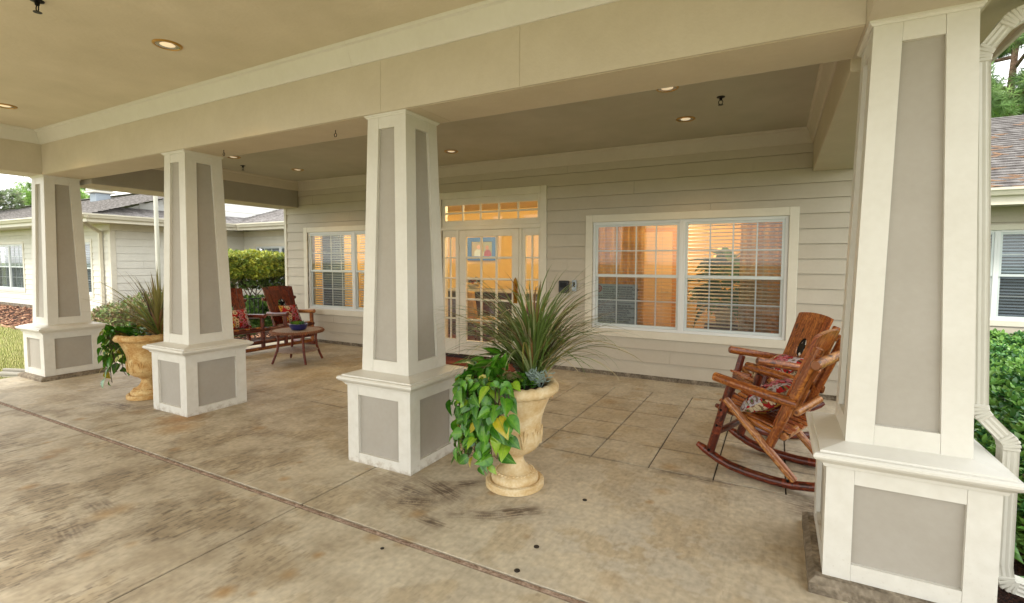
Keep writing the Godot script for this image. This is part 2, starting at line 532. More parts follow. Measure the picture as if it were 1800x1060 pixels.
func materials() -> void:
	var fine := grey_tex(512, 512, 0.05, 4, 3)
	var rough_n := grey_tex(512, 512, 0.16, 3, 5)
	M.fine = fine
	var paint := mottle(512, 512, Color(0.955, 0.95, 0.94), Color(1, 1, 1), 0.008, 0.06, 0.35, 21, 1.2)
	M.cream = bump(std(Color(0.845, 0.835, 0.795), 0.42, paint, 0.7), fine, 0.06)
	M.cream_base = bump(std(Color(0.845, 0.835, 0.795), 0.45, splash_tex(), 0.7), fine, 0.06)
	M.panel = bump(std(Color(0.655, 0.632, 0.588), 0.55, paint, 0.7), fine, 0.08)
	M.beam = bump(std(Color(0.79, 0.752, 0.672), 0.55, paint, 0.6), rough_n, 0.06)
	M.soffit = bump(std(Color(0.78, 0.73, 0.63), 0.55, paint, 0.6), rough_n, 0.08)
	M.ceiling = bump(std(Color(0.84, 0.80, 0.705), 0.8, mottle(512, 512, Color(0.92, 0.92, 0.90), Color(1, 1, 1), 0.006, 0.02, 0.3, 33, 1.2), 0.3), rough_n, 0.12)
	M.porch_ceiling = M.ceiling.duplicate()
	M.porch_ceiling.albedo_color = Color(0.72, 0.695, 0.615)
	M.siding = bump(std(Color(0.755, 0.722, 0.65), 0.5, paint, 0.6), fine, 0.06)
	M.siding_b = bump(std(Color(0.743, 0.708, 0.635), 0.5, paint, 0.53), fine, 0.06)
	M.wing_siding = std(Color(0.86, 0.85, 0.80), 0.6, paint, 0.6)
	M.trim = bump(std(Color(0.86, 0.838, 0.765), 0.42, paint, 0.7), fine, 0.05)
	M.vinyl = std(Color(0.86, 0.87, 0.86), 0.35)
	M.sash = std(Color(0.80, 0.83, 0.82), 0.35)
	M.glass = glass()
	M.glass_far = glass(0.07)
	for q in [["screen", 0.22], ["screen_far", 0.45]]:
		var m := std(Color(0.10, 0.12, 0.14, q[1]), 0.8)
		m.transparency = BaseMaterial3D.TRANSPARENCY_ALPHA
		M[q[0]] = m
	M.dark = std(Color(0.06, 0.06, 0.065), 0.4)
	M.plinth = bump(std(Color(0.62, 0.57, 0.49), 0.9, mottle(256, 256, Color(0.55, 0.53, 0.5), Color(1, 1, 1), 0.02, 0.1, 0.5, 41, 1.6), 1.2), rough_n, 0.3)
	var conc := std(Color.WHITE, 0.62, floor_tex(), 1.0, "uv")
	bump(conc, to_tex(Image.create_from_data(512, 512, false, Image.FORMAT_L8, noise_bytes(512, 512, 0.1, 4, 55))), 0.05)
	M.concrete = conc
	M.joint = std(Color(0.15, 0.12, 0.10), 0.95)
	M.strip = std(Color(0.74, 0.65, 0.57), 0.9, mottle(256, 256, Color(0.6, 0.55, 0.5), Color(1, 1, 1), 0.03, 0.12, 0.5, 43, 1.8), 1.5)
	var w1 := wood_tex(256, 512, Color(0.75, 0.48, 0.22), Color(0.52, 0.27, 0.11), Color(0.22, 0.09, 0.04), 3, 3)
	var w2 := wood_tex(256, 512, Color(0.53, 0.23, 0.12), Color(0.33, 0.12, 0.065), Color(0.13, 0.04, 0.025), 8, 4)
	var w3 := wood_tex(256, 512, Color(0.80, 0.58, 0.34), Color(0.58, 0.335, 0.15), Color(0.26, 0.13, 0.06), 13, 4)
	for k in [["log", w1, Color.WHITE], ["log_red", w2, Color.WHITE], ["log_pale", w3, Color.WHITE], ["board", w1, Color(0.95, 0.85, 0.8)], ["board_dark", w2, Color(1.0, 0.95, 0.9)]]:
		var m := std(k[2], 0.36, k[1], 1.0, "uv")
		m.uv1_scale = Vector3(3.3, 1.6, 1)
		m.clearcoat_enabled = true
		m.clearcoat = 0.5
		m.clearcoat_roughness = 0.22
		M[k[0]] = m
		m.metallic_specular = 0.4
	M.mat_wood = std(Color(0.42, 0.16, 0.07), 0.6, w2, 1.0, "world")
	M.bolt = std(Color(0.03, 0.03, 0.03), 0.4)
	M.bolt.metallic = 0.6
	M.plug = std(Color(0.16, 0.13, 0.10), 0.7)
	M.iron = std(Color(0.025, 0.028, 0.026), 0.45)
	M.cloth = std(Color.WHITE, 0.9, floral_tex(), 1.0, "uv")
	M.urn = bump(std(Color(0.90, 0.84, 0.70), 0.85, mottle(512, 512, Color(0.84, 0.74, 0.58), Color(1, 1, 1), 0.012, 0.07, 0.35, 61, 1.6), 1.2, "own"), rough_n, 0.12)
	M.urn_old = bump(std(Color(0.88, 0.79, 0.58), 0.85, mottle(512, 512, Color(0.72, 0.54, 0.33), Color(1, 1, 1), 0.012, 0.07, 0.35, 63, 1.8), 1.2, "own"), rough_n, 0.15)
	M.soil = bump(std(Color(0.16, 0.09, 0.06), 1.0, mottle(256, 256, Color(0.4, 0.35, 0.3), Color(1, 1, 1), 0.06, 0.2, 0.5, 65, 2.0), 3.0), rough_n, 1.0)
	M.mulch = bump(std(Color(0.40, 0.25, 0.17), 1.0, mottle(512, 512, Color(0.35, 0.3, 0.28), Color(1, 1, 1), 0.06, 0.2, 0.5, 67, 2.6), 1.2), rough_n, 2.0)
	M.bark_chip = std(Color.WHITE, 1.0)
	M.bark_chip.vertex_color_use_as_albedo = true
	for k in [["leaf_dark", Color(0.13, 0.33, 0.05), Color(0.25, 0.46, 0.09)], ["leaf_mid", Color(0.21, 0.44, 0.07), Color(0.36, 0.58, 0.13)], ["leaf_light", Color(0.44, 0.60, 0.10), Color(0.56, 0.68, 0.20)], ["leaf_yellow", Color(0.66, 0.62, 0.10), Color(0.75, 0.66, 0.18)]]:
		var m := std(Color.WHITE, 0.33, leaf_tex(k[1], k[2], Color(0.45, 0.58, 0.25)), 1.0, "uv")
		m.backlight_enabled = true
		m.backlight = Color(0.4, 0.4, 0.4)
		M[k[0]] = m
	for k in [["blade_green", Color(0.38, 0.48, 0.20)], ["blade_grey", Color(0.58, 0.62, 0.42)], ["blade_olive", Color(0.52, 0.50, 0.22)], ["blade_brown", Color(0.50, 0.36, 0.20)], ["blade_pale", Color(0.76, 0.70, 0.52)], ["blade_purple", Color(0.27, 0.15, 0.13)], ["stem", Color(0.24, 0.17, 0.08)], ["silver_leaf", Color(0.55, 0.62, 0.58)]]:
		var m := std(k[1], 0.45)
		m.backlight_enabled = true
		m.backlight = Color(0.3, 0.3, 0.3)
		M[k[0]] = m
	M.foliage = std(Color.WHITE, 0.42)
	M.foliage.vertex_color_use_as_albedo = true
	M.foliage.backlight_enabled = true
	M.foliage.backlight = Color(0.35, 0.35, 0.35)
	M.hedge_leaf = std(Color.WHITE, 0.26)
	M.hedge_leaf.vertex_color_use_as_albedo = true
	M.bark = bump(std(Color(0.62, 0.52, 0.44), 0.95, mottle(256, 256, Color(0.45, 0.4, 0.36), Color(1, 1, 1), 0.03, 0.1, 0.5, 71, 2.2), 0.7), rough_n, 2.0)
	M.lawn = std(Color(0.50, 0.54, 0.24), 1.0, mottle(512, 512, Color(0.6, 0.62, 0.5), Color(1.0, 1.0, 0.9), 0.01, 0.15, 0.5, 73, 2.0), 0.25)
	M.grass = std(Color.WHITE, 0.7)
	M.grass.vertex_color_use_as_albedo = true
	M.shingle = bump(std(Color(0.70, 0.685, 0.67), 0.95, mottle(512, 512, Color(0.58, 0.56, 0.56), Color(1, 1, 1), 0.02, 0.2, 0.5, 81, 2.4), 0.4), rough_n, 0.4)
	M.interior_wall = std(Color(0.88, 0.75, 0.47), 0.8, paint, 0.5)
	M.interior_ceiling = std(Color(0.85, 0.78, 0.62), 0.9)
	M.interior_floor = std(Color(0.85, 0.66, 0.50), 0.35, w2, 1.0, "world")
	M.door_wood = std(Color(0.88, 0.76, 0.55), 0.5)
	M.curtain = std(Color(0.86, 0.71, 0.43), 0.85, mottle(256, 256, Color(0.8, 0.78, 0.74), Color(1, 1, 1), 0.01, 0.06, 0.4, 91, 1.6), 1.0)
	M.curtain.backlight_enabled = true
	M.curtain.backlight = Color(0.9, 0.9, 0.9)
	M.curtain_grey = std(Color(0.50, 0.55, 0.58), 0.85)
	M.slat = std(Color(0.72, 0.66, 0.54), 0.5)
	M.brass = std(Color(0.55, 0.38, 0.12), 0.3)
	M.brass.metallic = 0.9
	M.chrome = std(Color(0.72, 0.70, 0.66), 0.18)
	M.chrome.metallic = 0.95
	M.white_metal = std(Color(0.80, 0.79, 0.74), 0.4, paint, 0.8)
	M.galv = std(Color(0.62, 0.66, 0.70), 0.4)
	M.galv.metallic = 0.5
	M.wicker = bump(std(Color(0.78, 0.55, 0.42), 0.7, mottle(256, 256, Color(0.45, 0.4, 0.36), Color(1.0, 1.0, 1.0), 0.05, 0.2, 0.5, 95, 2.4), 4.0, "own"), rough_n, 0.5)
	M.wicker_grey = bump(std(Color(0.82, 0.74, 0.68), 0.7, mottle(256, 256, Color(0.6, 0.55, 0.5), Color(1.0, 1.0, 1.0), 0.05, 0.2, 0.5, 97, 2.0), 4.0, "own"), rough_n, 0.4)
	M.blue_pot = std(Color(0.05, 0.10, 0.38), 0.15)
	M.blue_pot.clearcoat_enabled = true
	M.sign_grey = std(Color(0.56, 0.61, 0.61), 0.5)
	M.black_print = std(Color(0.03, 0.03, 0.03), 0.7)
	M.red_print = std(Color(0.55, 0.08, 0.08), 0.6)
	M.pink_print = std(Color(0.62, 0.45, 0.43), 0.6)
	M.stone = bump(std(Color(0.62, 0.60, 0.55), 0.9), rough_n, 0.3)
	M.window_dark = std(Color(0.10, 0.115, 0.13), 0.06)
	M.blind_white = std(Color(0.60, 0.66, 0.70), 0.5)
	M.glow = std(Color(1.0, 0.8, 0.5), 0.5)
	M.glow.emission_enabled = true
	M.glow.emission = Color(1.0, 0.76, 0.42)
	M.glow.emission_energy_multiplier = 0.5
	M.shade_glow = std(Color(0.9, 0.8, 0.6), 0.8)
	M.shade_glow.emission_enabled = true
	M.shade_glow.emission = Color(1.0, 0.78, 0.45)
	M.shade_glow.emission_energy_multiplier = 0.12

# ---------------------------------------------------------------- the place
const WZ := -3.39        # plane of the facade
const PITCH := 0.166     # siding course
const CEIL := 2.98
const DRIVE_CEIL := 3.09

func wall_pieces(x0: float, x1: float, y0: float, y1: float, holes: Array) -> Array:
	# rectangles left of the strip [x0,x1]x[y0,y1] after the holes [xa,xb,ya,yb] are cut out
	var out: Array = []
	var xs := [x0, x1]
	for h in holes:
		if h[2] < y1 and h[3] > y0:
			for e in [h[0], h[1]]:
				if e > x0 and e < x1:
					xs.append(e)
	xs.sort()
	for i in xs.size() - 1:
		if xs[i + 1] - xs[i] < 0.01:
			continue
		var mx: float = (xs[i] + xs[i + 1]) / 2.0
		var a := y0
		var b := y1
		for h in holes:
			if mx > h[0] and mx < h[1]:
				if h[2] <= a + 0.001 and h[3] >= b - 0.001:
					a = b
				elif h[2] <= a and h[3] > a:
					a = h[3]
				elif h[3] >= b and h[2] < b:
					b = h[2]
		if b - a > 0.01:
			out.append([xs[i], xs[i + 1], a, b])
	return out

# long courses are made of boards of about 3.6 m with staggered butt joints
func jointed(list: Array, k: int) -> Array:
	var out: Array = []
	for p in list:
		var a: float = p[0]
		var cut: float = floor(p[0] / 3.66) * 3.66 + fmod(k * 1.37, 3.66)
		while cut < p[1]:
			if cut > a + 0.3 and cut < p[1] - 0.3:
				out.append([a, cut - 0.0012, p[2], p[3]])
				a = cut + 0.0012
			cut += 3.66
		out.append([a, p[1], p[2], p[3]])
	return out

# lap siding: boards as parts of a building; along: local x runs along the wall, z outwards
func lap_siding(parent: Node, x0: float, x1: float, y0: float, y1: float, holes: Array, xf: Transform3D, mats: Array, pitch := PITCH, phase := 0.0) -> void:
	var y := y0
	var k := 0
	while y < y1 - 0.02:
		var top := minf(y + pitch, y1)
		for p in jointed(wall_pieces(x0, x1, y, top, holes), k):
			var fy: float = 0.0145 * (1.0 - (p[2] - y) / pitch) + 0.003
			var fz: float = 0.0145 * (1.0 - (p[3] - y) / pitch) + 0.003
			var b := MB.new()
			b.hexa([xf * Vector3(p[0], p[2], -0.012), xf * Vector3(p[1], p[2], -0.012), xf * Vector3(p[1], p[2], fy), xf * Vector3(p[0], p[2], fy)],
				[xf * Vector3(p[0], p[3] - 0.0045, -0.012), xf * Vector3(p[1], p[3] - 0.0045, -0.012), xf * Vector3(p[1], p[3] - 0.0045, fz), xf * Vector3(p[0], p[3] - 0.0045, fz)])
			part("siding_board", b, mats[k % mats.size()], parent)
		y += pitch
		k += 1

# a window with two hung units side by side; everything inside xf: x along the wall, z outwards
func hung_window(parent: Node, x0: float, x1: float, y0: float, y1: float, xf: Transform3D, trim: float, units: int, cols: int, trim_m: Material, pane_m: Material, far := false) -> MeshInstance3D:
	var f := MB.new()
	var t := trim
	var pr := 0.03
	for q in [[x0, x0 + t, y0, y1], [x1 - t, x1, y0, y1], [x0 + t, x1 - t, y1 - t, y1], [x0 + t, x1 - t, y0, y0 + t]]:
		f.box(xf * Vector3((q[0] + q[1]) / 2, (q[2] + q[3]) / 2, pr / 2 - 0.01), Vector3(q[1] - q[0], q[3] - q[2], pr + 0.02), 0.004, xf.basis)
	var w := part("window", f, trim_m, parent)
	var ix0 := x0 + t
	var ix1 := x1 - t
	var iy0 := y0 + t
	var iy1 := y1 - t
	var uw := (ix1 - ix0) / units
	for k in units:
		var a := ix0 + uw * k
		var b := a + uw
		var fr := MB.new()      # outer frame of the unit
		var fw := 0.035
		for q in [[a, a + fw, iy0, iy1], [b - fw, b, iy0, iy1], [a + fw, b - fw, iy1 - fw, iy1], [a + fw, b - fw, iy0, iy0 + fw]]:
			fr.box(xf * Vector3((q[0] + q[1]) / 2, (q[2] + q[3]) / 2, -0.03), Vector3(q[1] - q[0], q[3] - q[2], 0.06), 0.003, xf.basis)
		part("frame", fr, M.vinyl, w)
		var mid := (iy0 + iy1) / 2.0
		for s in 2:     # 0 lower sash (inside), 1 upper sash (outside)
			var sa := a + fw
			var sb := b - fw
			var ya := iy0 + fw if s == 0 else mid - 0.02
			var yb := mid + 0.02 if s == 0 else iy1 - fw
			var z := -0.045 if s == 0 else -0.022
			var sw := 0.032
			var sh := MB.new()
			for q in [[sa, sa + sw, ya, yb], [sb - sw, sb, ya, yb], [sa + sw, sb - sw, yb - sw, yb], [sa + sw, sb - sw, ya, ya + sw]]:
				sh.box(xf * Vector3((q[0] + q[1]) / 2, (q[2] + q[3]) / 2, z), Vector3(q[1] - q[0], q[3] - q[2], 0.022), 0.003, xf.basis)
			part("sash", sh, M.sash, w)
			var ga := sa + sw
			var gb := sb - sw
			var gya := ya + sw
			var gyb := yb - sw
			var mb := MB.new()
			for c in range(1, cols):
				var x := lerpf(ga, gb, float(c) / cols)
				mb.box(xf * Vector3(x, (gya + gyb) / 2, z), Vector3(0.016, gyb - gya, 0.012), 0.002, xf.basis)
			if not far or cols > 0:
				for c in cols:
					var xa := lerpf(ga, gb, float(c) / cols) + (0.008 if c > 0 else 0.0)
					var xb := lerpf(ga, gb, float(c + 1) / cols) - (0.008 if c < cols - 1 else 0.0)
					mb.box(xf * Vector3((xa + xb) / 2, (gya + gyb) / 2, z), Vector3(xb - xa, 0.016, 0.0118), 0.002, xf.basis)
			part("muntin", mb, M.sash, w)
			if s == 0:
				var sc := MB.new()
				var zc := -0.028
				sc.quad(xf * Vector3(ga, gya, zc), xf * Vector3(gb, gya, zc), xf * Vector3(gb, gyb, zc), xf * Vector3(ga, gyb, zc), xf.basis * Vector3.BACK)
				part("insect_screen", sc, M.screen_far if pane_m == M.glass_far else M.screen, w)
			for c in cols:
				for r in 2:
					var p := MB.new()
					var xa := lerpf(ga, gb, float(c) / cols)
					var xb := lerpf(ga, gb, float(c + 1) / cols)
					var pya := lerpf(gya, gyb, r / 2.0)
					var pyb := lerpf(gya, gyb, (r + 1) / 2.0)
					var nn := xf.basis * Vector3.BACK
					p.quad(xf * Vector3(xa, pya, z - 0.001), xf * Vector3(xb, pya, z - 0.001), xf * Vector3(xb, pyb, z - 0.001), xf * Vector3(xa, pyb, z - 0.001), nn)
					part("pane", p, pane_m, w)
	return w

func blind(label: String, group: String, x0: float, x1: float, y0: float, y1: float, z: float, m: Material, tilt := 0.12) -> void:
	var o := thing("window_blind", label, "blind", Vector3((x0 + x1) / 2, y0, z), 0, group)
	var hw := (x1 - x0) / 2
	var hr := MB.new()
	hr.box(Vector3(0, y1 - y0 + 0.02, 0), Vector3(hw * 2, 0.045, 0.04), 0.004)
	part("head_rail", hr, m, o)
	var st := MB.new()
	var n := int((y1 - y0) / 0.044)
	for k in n:
		st.box(Vector3(0, 0.02 + k * 0.044, 0), Vector3(hw * 2, 0.003, 0.036), 0.0, Basis(Vector3.RIGHT, tilt + R(-0.02, 0.02)))
	part("slats", st, m, o).set_meta("kind", "stuff")
	var cd := MB.new()
	for q in [-0.6, 0.0, 0.6]:
		cd.box(Vector3(q * hw, (y1 - y0) / 2, 0.019), Vector3(0.003, y1 - y0, 0.002), 0.0)
	part("ladder_cord", cd, m, o)

func curtain(label: String, group: String, x0: float, x1: float, y0: float, y1: float, z: float, m: Material) -> void:
	var b := MB.new()
	var n := 48
	for k in n:
		var p: Array[Vector3] = []
		var q: Array[Vector3] = []
		for e in [0, 1]:
			var t := float(k + e) / n
			var x := lerpf(x0, x1, t)
			var ph := t * (x1 - x0) * 58.0 + sin(t * 9.0)
			p.append(Vector3(x, 0, z + 0.035 * sin(ph)))
			q.append(Vector3(-0.035 * 58.0 * cos(ph) * 0.7, 0, 1).normalized())
		b.tri(p[0] + Vector3(0, y0, 0), p[1] + Vector3(0, y0, 0), p[1] + Vector3(0, y1, 0), q[0], q[1], q[1])
		b.tri(p[0] + Vector3(0, y0, 0), p[1] + Vector3(0, y1, 0), p[0] + Vector3(0, y1, 0), q[0], q[1], q[0])
	tag(part("curtain", b, m), label, "curtain", group)

# ---- tapered porch column
func column(label: String, x: float, z: float, plinth: float, ybase := 0.0) -> Node3D:
	var o := thing("porch_column", label, "column", Vector3(x, 0, z), 0, "tapered porch columns")
	var hb := 0.30
	var y0 := ybase
	if plinth > 0.0:
		var p := MB.new()
		var a := hb + 0.055
		var c := hb + 0.03
		p.hexa([Vector3(-a, -0.05, -a), Vector3(a, -0.05, -a), Vector3(a, -0.05, a), Vector3(-a, -0.05, a)], [Vector3(-a, plinth - 0.02, -a), Vector3(a, plinth - 0.02, -a), Vector3(a, plinth - 0.02, a), Vector3(-a, plinth - 0.02, a)])
		p.hexa([Vector3(-a, plinth - 0.02, -a), Vector3(a, plinth - 0.02, -a), Vector3(a, plinth - 0.02, a), Vector3(-a, plinth - 0.02, a)], [Vector3(-c, plinth, -c), Vector3(c, plinth, -c), Vector3(c, plinth, c), Vector3(-c, plinth, c)])
		part("plinth", p, M.plinth, o)
		y0 = plinth
	face_set(o, y0, 0.592, hb, hb, 0.107, 0.078, 0.075, "base")
	# moulded cap between base and shaft, mitred round the four sides
	var prof := [Vector2(hb - 0.02, 0.583), Vector2(hb + 0.012, 0.583), Vector2(hb + 0.016, 0.597), Vector2(hb + 0.028, 0.607), Vector2(hb + 0.044, 0.617), Vector2(hb + 0.05, 0.622), Vector2(hb + 0.056, 0.632), Vector2(hb + 0.055, 0.642), Vector2(hb + 0.048, 0.650), Vector2(hb + 0.030, 0.652), Vector2(hb + 0.028, 0.660), Vector2(hb + 0.012, 0.664), Vector2(0.20, 0.690), Vector2(0.17, 0.690)]
	part("cap", ring4(prof), M.cream, o)
	face_set(o, 0.678, 2.552, 0.2245, 0.1785, 0.106, 0.085, 0.095, "shaft")
	var ct := [Vector2(0.15, 2.548), Vector2(0.186, 2.548), Vector2(0.190, 2.556), Vector2(0.196, 2.560), Vector2(0.197, 2.572), Vector2(0.15, 2.572)]
	part("capital", ring4(ct), M.cream, o)
	return o

func ring4(prof: Array) -> MB:
	var b := MB.new()
	for s in 4:
		var bs := Basis(Vector3.UP, s * PI / 2)
		for i in prof.size() - 1:
			var p: Vector2 = prof[i]
			var q: Vector2 = prof[i + 1]
			var e := (q - p).normalized()
			var nn: Vector3 = bs * Vector3(0, -e.x, e.y)
			b.quad(bs * Vector3(-p.x, p.y, p.x), bs * Vector3(p.x, p.y, p.x), bs * Vector3(q.x, q.y, q.x), bs * Vector3(-q.x, q.y, q.x), nn, Vector2(0, p.y), Vector2(2 * p.x, p.y), Vector2(2 * q.x, q.y), Vector2(0, q.y))
	return b

# stiles, rails and recessed panel on four faces whose half width goes from ha (at ya) to hb (at yb)
func face_set(o: Node3D, ya: float, yb: float, ha: float, hb: float, st: float, rt: float, rb: float, kind: String) -> void:
	var th := 0.022
	for s in 4:
		var bs := Basis(Vector3.UP, s * PI / 2)
		var inset := 0.0 if s % 2 == 0 else th
		var half := func(y: float) -> float: return lerpf(ha, hb, (y - ya) / (yb - ya))
		var P := func(u: float, y: float, d: float) -> Vector3: return bs * Vector3(u, y, half.call(y) + d)
		for sg in [-1.0, 1.0]:   # stiles
			var b := MB.new()
			var e0: float = half.call(ya) - inset
			var e1: float = half.call(yb) - inset
			b.hexa([P.call(sg * e0, ya, 0), P.call(sg * (half.call(ya) - st), ya, 0), P.call(sg * (half.call(ya) - st), ya, -th), P.call(sg * e0, ya, -th)], [P.call(sg * e1, yb, 0), P.call(sg * (half.call(yb) - st), yb, 0), P.call(sg * (half.call(yb) - st), yb, -th), P.call(sg * e1, yb, -th)])
			part(kind + "_stile", b, M.cream_base if kind == "base" else M.cream, o)
		for q in [[ya, ya + rb], [yb - rt, yb]]:   # rails, a hair below the stiles
			var b := MB.new()
			var g := st + 0.0008
			b.hexa([P.call(-(half.call(q[0]) - g), q[0], -0.0015), P.call(half.call(q[0]) - g, q[0], -0.0015), P.call(half.call(q[0]) - g, q[0], -th), P.call(-(half.call(q[0]) - g), q[0], -th)], [P.call(-(half.call(q[1]) - g), q[1], -0.0015), P.call(half.call(q[1]) - g, q[1], -0.0015), P.call(half.call(q[1]) - g, q[1], -th), P.call(-(half.call(q[1]) - g), q[1], -th)])
			part(kind + "_rail", b, M.cream_base if kind == "base" else M.cream, o)
		var b2 := MB.new()
		var m := 0.01
		var a0: float = half.call(ya) - st + m
		var a1: float = half.call(yb) - st + m
		b2.hexa([P.call(-a0, ya + m, -th), P.call(a0, ya + m, -th), P.call(a0, ya + m, -th - 0.01), P.call(-a0, ya + m, -th - 0.01)], [P.call(-a1, yb - m, -th), P.call(a1, yb - m, -th), P.call(a1, yb - m, -th - 0.01), P.call(-a1, yb - m, -th - 0.01)])
		part(kind + "_panel", b2, M.panel, o)

# ---- log furniture
func log_part(called: String, a: Vector3, b: Vector3, r: float, m: Material, parent: Node, r2 := -1.0) -> MeshInstance3D:
	var s := MB.new()
	var pts: Array = []
	var rad: Array = []
	var n := 9
	var e := r if r2 < 0.0 else r2
	var d := (b - a).normalized()
	var len := (b - a).length()
	var off := Vector3(R(-1, 1), R(-1, 1), R(-1, 1)) * 0.004
	for k in [-1, 0]:   # rounded end
		pts.append(a + d * (0.0 if k < 0 else r * 0.22)); rad.append(r * (0.80 if k < 0 else 0.985))
	for k in range(1, n):
		var t := float(k) / n
		pts.append(a.lerp(b, t) + off * sin(t * PI)); rad.append(lerpf(r, e, t) * R(0.965, 1.035))
	pts.append(b - d * e * 0.22); rad.append(e * 0.985)
	pts.append(b); rad.append(e * 0.80)
	s.tube(pts, rad, 14)
	var sh := Vector2(R(0, 5), R(0, 5))
	for i in s.u.size():
		s.u[i] += sh
	return part(called, s, m, parent)

func board_part(called: String, poly: Array, th: float, xf: Transform3D, m: Material, parent: Node) -> MeshInstance3D:
	var s := MB.new()
	s.prism(PackedVector2Array(poly), -th / 2, th / 2, xf)
	var sh := Vector2(R(0, 5), R(0, 5))
	for i in s.u.size():
		s.u[i] += sh
	return part(called, s, m, parent)

# fan back of three boards with an oval hole in the middle one, holding a black star
func fan_back(parent: Node, xf: Transform3D, ml: Material, md: Material) -> void:
	var top := func(x: float) -> float: return 0.705 - 0.34 * x * x
	var w0 := 0.20   # half width at the foot
	var w1 := 0.245  # half width at the top
	var sid := []
	for sg in [-1.0, 1.0]:
		var pl: Array = [Vector2(sg * 0.135, 0.0), Vector2(sg * w0, 0.0), Vector2(sg * w1, top.call(w1) - 0.004), Vector2(sg * 0.21, top.call(0.21)), Vector2(sg * 0.163, top.call(0.163))]
		board_part("back_board", pl, 0.022, xf, ml if sg < 0 else md, parent)
	var mid := MB.new()
	var oc := Vector2(0.0, 0.375)
	for sg in [-1.0, 1.0]:
		var pl: Array = [Vector2(0, 0), Vector2(sg * 0.128, 0.0), Vector2(sg * 0.156, top.call(0.156)), Vector2(sg * 0.08, top.call(0.08)), Vector2(0, top.call(0.0))]
		for k in 13:
			var a := PI / 2 - PI * k / 12.0
			pl.append(oc + Vector2(sg * cos(a) * 0.062, sin(a) * 0.088))
		mid.prism(PackedVector2Array(pl), -0.011, 0.011, xf)
	var c := part("back_board", mid, md, parent)
	var ring: Array = []
	var rr: Array = []
	for k in 33:
		var a := TAU * k / 32.0
		ring.append(xf * Vector3(cos(a) * 0.064, oc.y + sin(a) * 0.090, 0.008)); rr.append(0.0085)
	var rg := MB.new()
	rg.tube(ring, rr, 8, false)
	part("oval_ring", rg, M.bolt, c)
	var star: Array = []
	for k in 10:
		var a := PI / 2 + TAU * k / 10.0
		var r := 1.0 if k % 2 == 0 else 0.46
		star.append(oc + Vector2(cos(a) * 0.062 * r, sin(a) * 0.085 * r))
	var stb := MB.new()
	stb.prism(PackedVector2Array(star), -0.006, 0.006, xf)
	part("star", stb, M.bolt, c)

const BACK_DIR := Vector2(0.36, 0.93)
# local axes: -x is the front, z across; origin on the floor under the near side's contact point
func rocking_chair(label: String, at: Vector3, turn: float) -> Node3D:
	var o := thing("rocking_chair", label, "rocking chair", at, turn, "log rocking chairs by the wide window")
	for z in [0.0, -0.52]:
		var red: Material = M.log_red
		log_part("leg", Vector3(-0.432, 0.10, z), Vector3(-0.292, 0.622, z), 0.031, red, o)
		var run: Array = []
		var rr: Array = []
		for p in [[-0.53, 0.135], [-0.47, 0.108], [-0.37, 0.065], [-0.28, 0.041], [-0.15, 0.029], [0.0, 0.027], [0.13, 0.036], [0.25, 0.063], [0.36, 0.098], [0.46, 0.14], [0.50, 0.16]]:
			run.append(Vector3(p[0], p[1] + 0.002, z)); rr.append(0.030)
		rr[0] = 0.02; rr[10] = 0.02
		var rb := MB.new()
		rb.tube(run, rr, 12)
		part("runner", rb, M.log_red, o)
		var zi: float = z + (0.055 if z < -0.1 else -0.055)
		log_part("brace", Vector3(-0.315, 0.53, z + (0.03 if z > -0.1 else -0.03)), Vector3(0.15, 0.075, z + (0.012 if z > -0.1 else -0.012)), 0.027, M.log_pale, o)
		log_part("rear_post", Vector3(-0.03, 0.235, z), Vector3(0.262, 0.965, z), 0.031, M.log, o)
		log_part("arm", Vector3(-0.41, 0.675, z + (0.015 if z > -0.1 else -0.015)), Vector3(0.15, 0.585, z + (0.015 if z > -0.1 else -0.015)), 0.034, M.log, o)
		log_part("seat_rail", Vector3(-0.36, 0.445, zi), Vector3(0.06, 0.325, zi), 0.026, M.log, o)
		for q in [Vector3(-0.425, 0.125, 0.033), Vector3(-0.372, 0.32, 0.033), Vector3(-0.345, 0.44, 0.033), Vector3(0.115, 0.07, 0.033), Vector3(0.02, 0.36, -0.02), Vector3(0.075, 0.50, -0.02)]:
			var s := 1.0 if z > -0.1 else -1.0
			var bb := MB.new()
			bb.ball(Vector3(q.x, q.y, z + q.z * s), Vector3(0.011, 0.011, 0.006), 5)
			part("bolt", bb, M.bolt, o)
	log_part("crossbar", Vector3(-0.39, 0.26, -0.49), Vector3(-0.39, 0.26, -0.03), 0.024, M.log_red, o)
	log_part("crossbar", Vector3(-0.36, 0.435, -0.52), Vector3(-0.36, 0.435, 0.0), 0.026, M.log, o)
	log_part("crossbar", Vector3(0.06, 0.335, -0.50), Vector3(0.06, 0.335, -0.02), 0.026, M.log_pale, o)
	log_part("crossbar", Vector3(0.268, 0.87, -0.61), Vector3(0.268, 0.87, 0.09), 0.034, M.log_pale, o)
	log_part("crossbar", Vector3(0.135, 0.52, -0.50), Vector3(0.135, 0.52, -0.02), 0.026, M.log_pale, o)
	for k in 6:
		var z := -0.075 - k * 0.074
		var sl := MB.new()
		var sag := 0.006 * absf(k - 2.5)
		var e := R(-0.02, 0.02)
		sl.tube([Vector3(-0.405 + e, 0.472 + sag, z), Vector3(-0.25, 0.428 + sag, z), Vector3(0.09 + e, 0.345 + sag, z)], [0.032, 0.033, 0.032], 10, true, 0.36, Vector3.UP)
		part("seat_slat", sl, M.log if k % 2 == 0 else M.board, o)
	var bx := Vector3(BACK_DIR.x, BACK_DIR.y, 0).normalized()
	var xf := Transform3D(Basis(Vector3.FORWARD, bx, Vector3.FORWARD.cross(bx)), Vector3(-0.012, 0.395, -0.26))
	fan_back(o, xf, M.board, M.log)
	return o

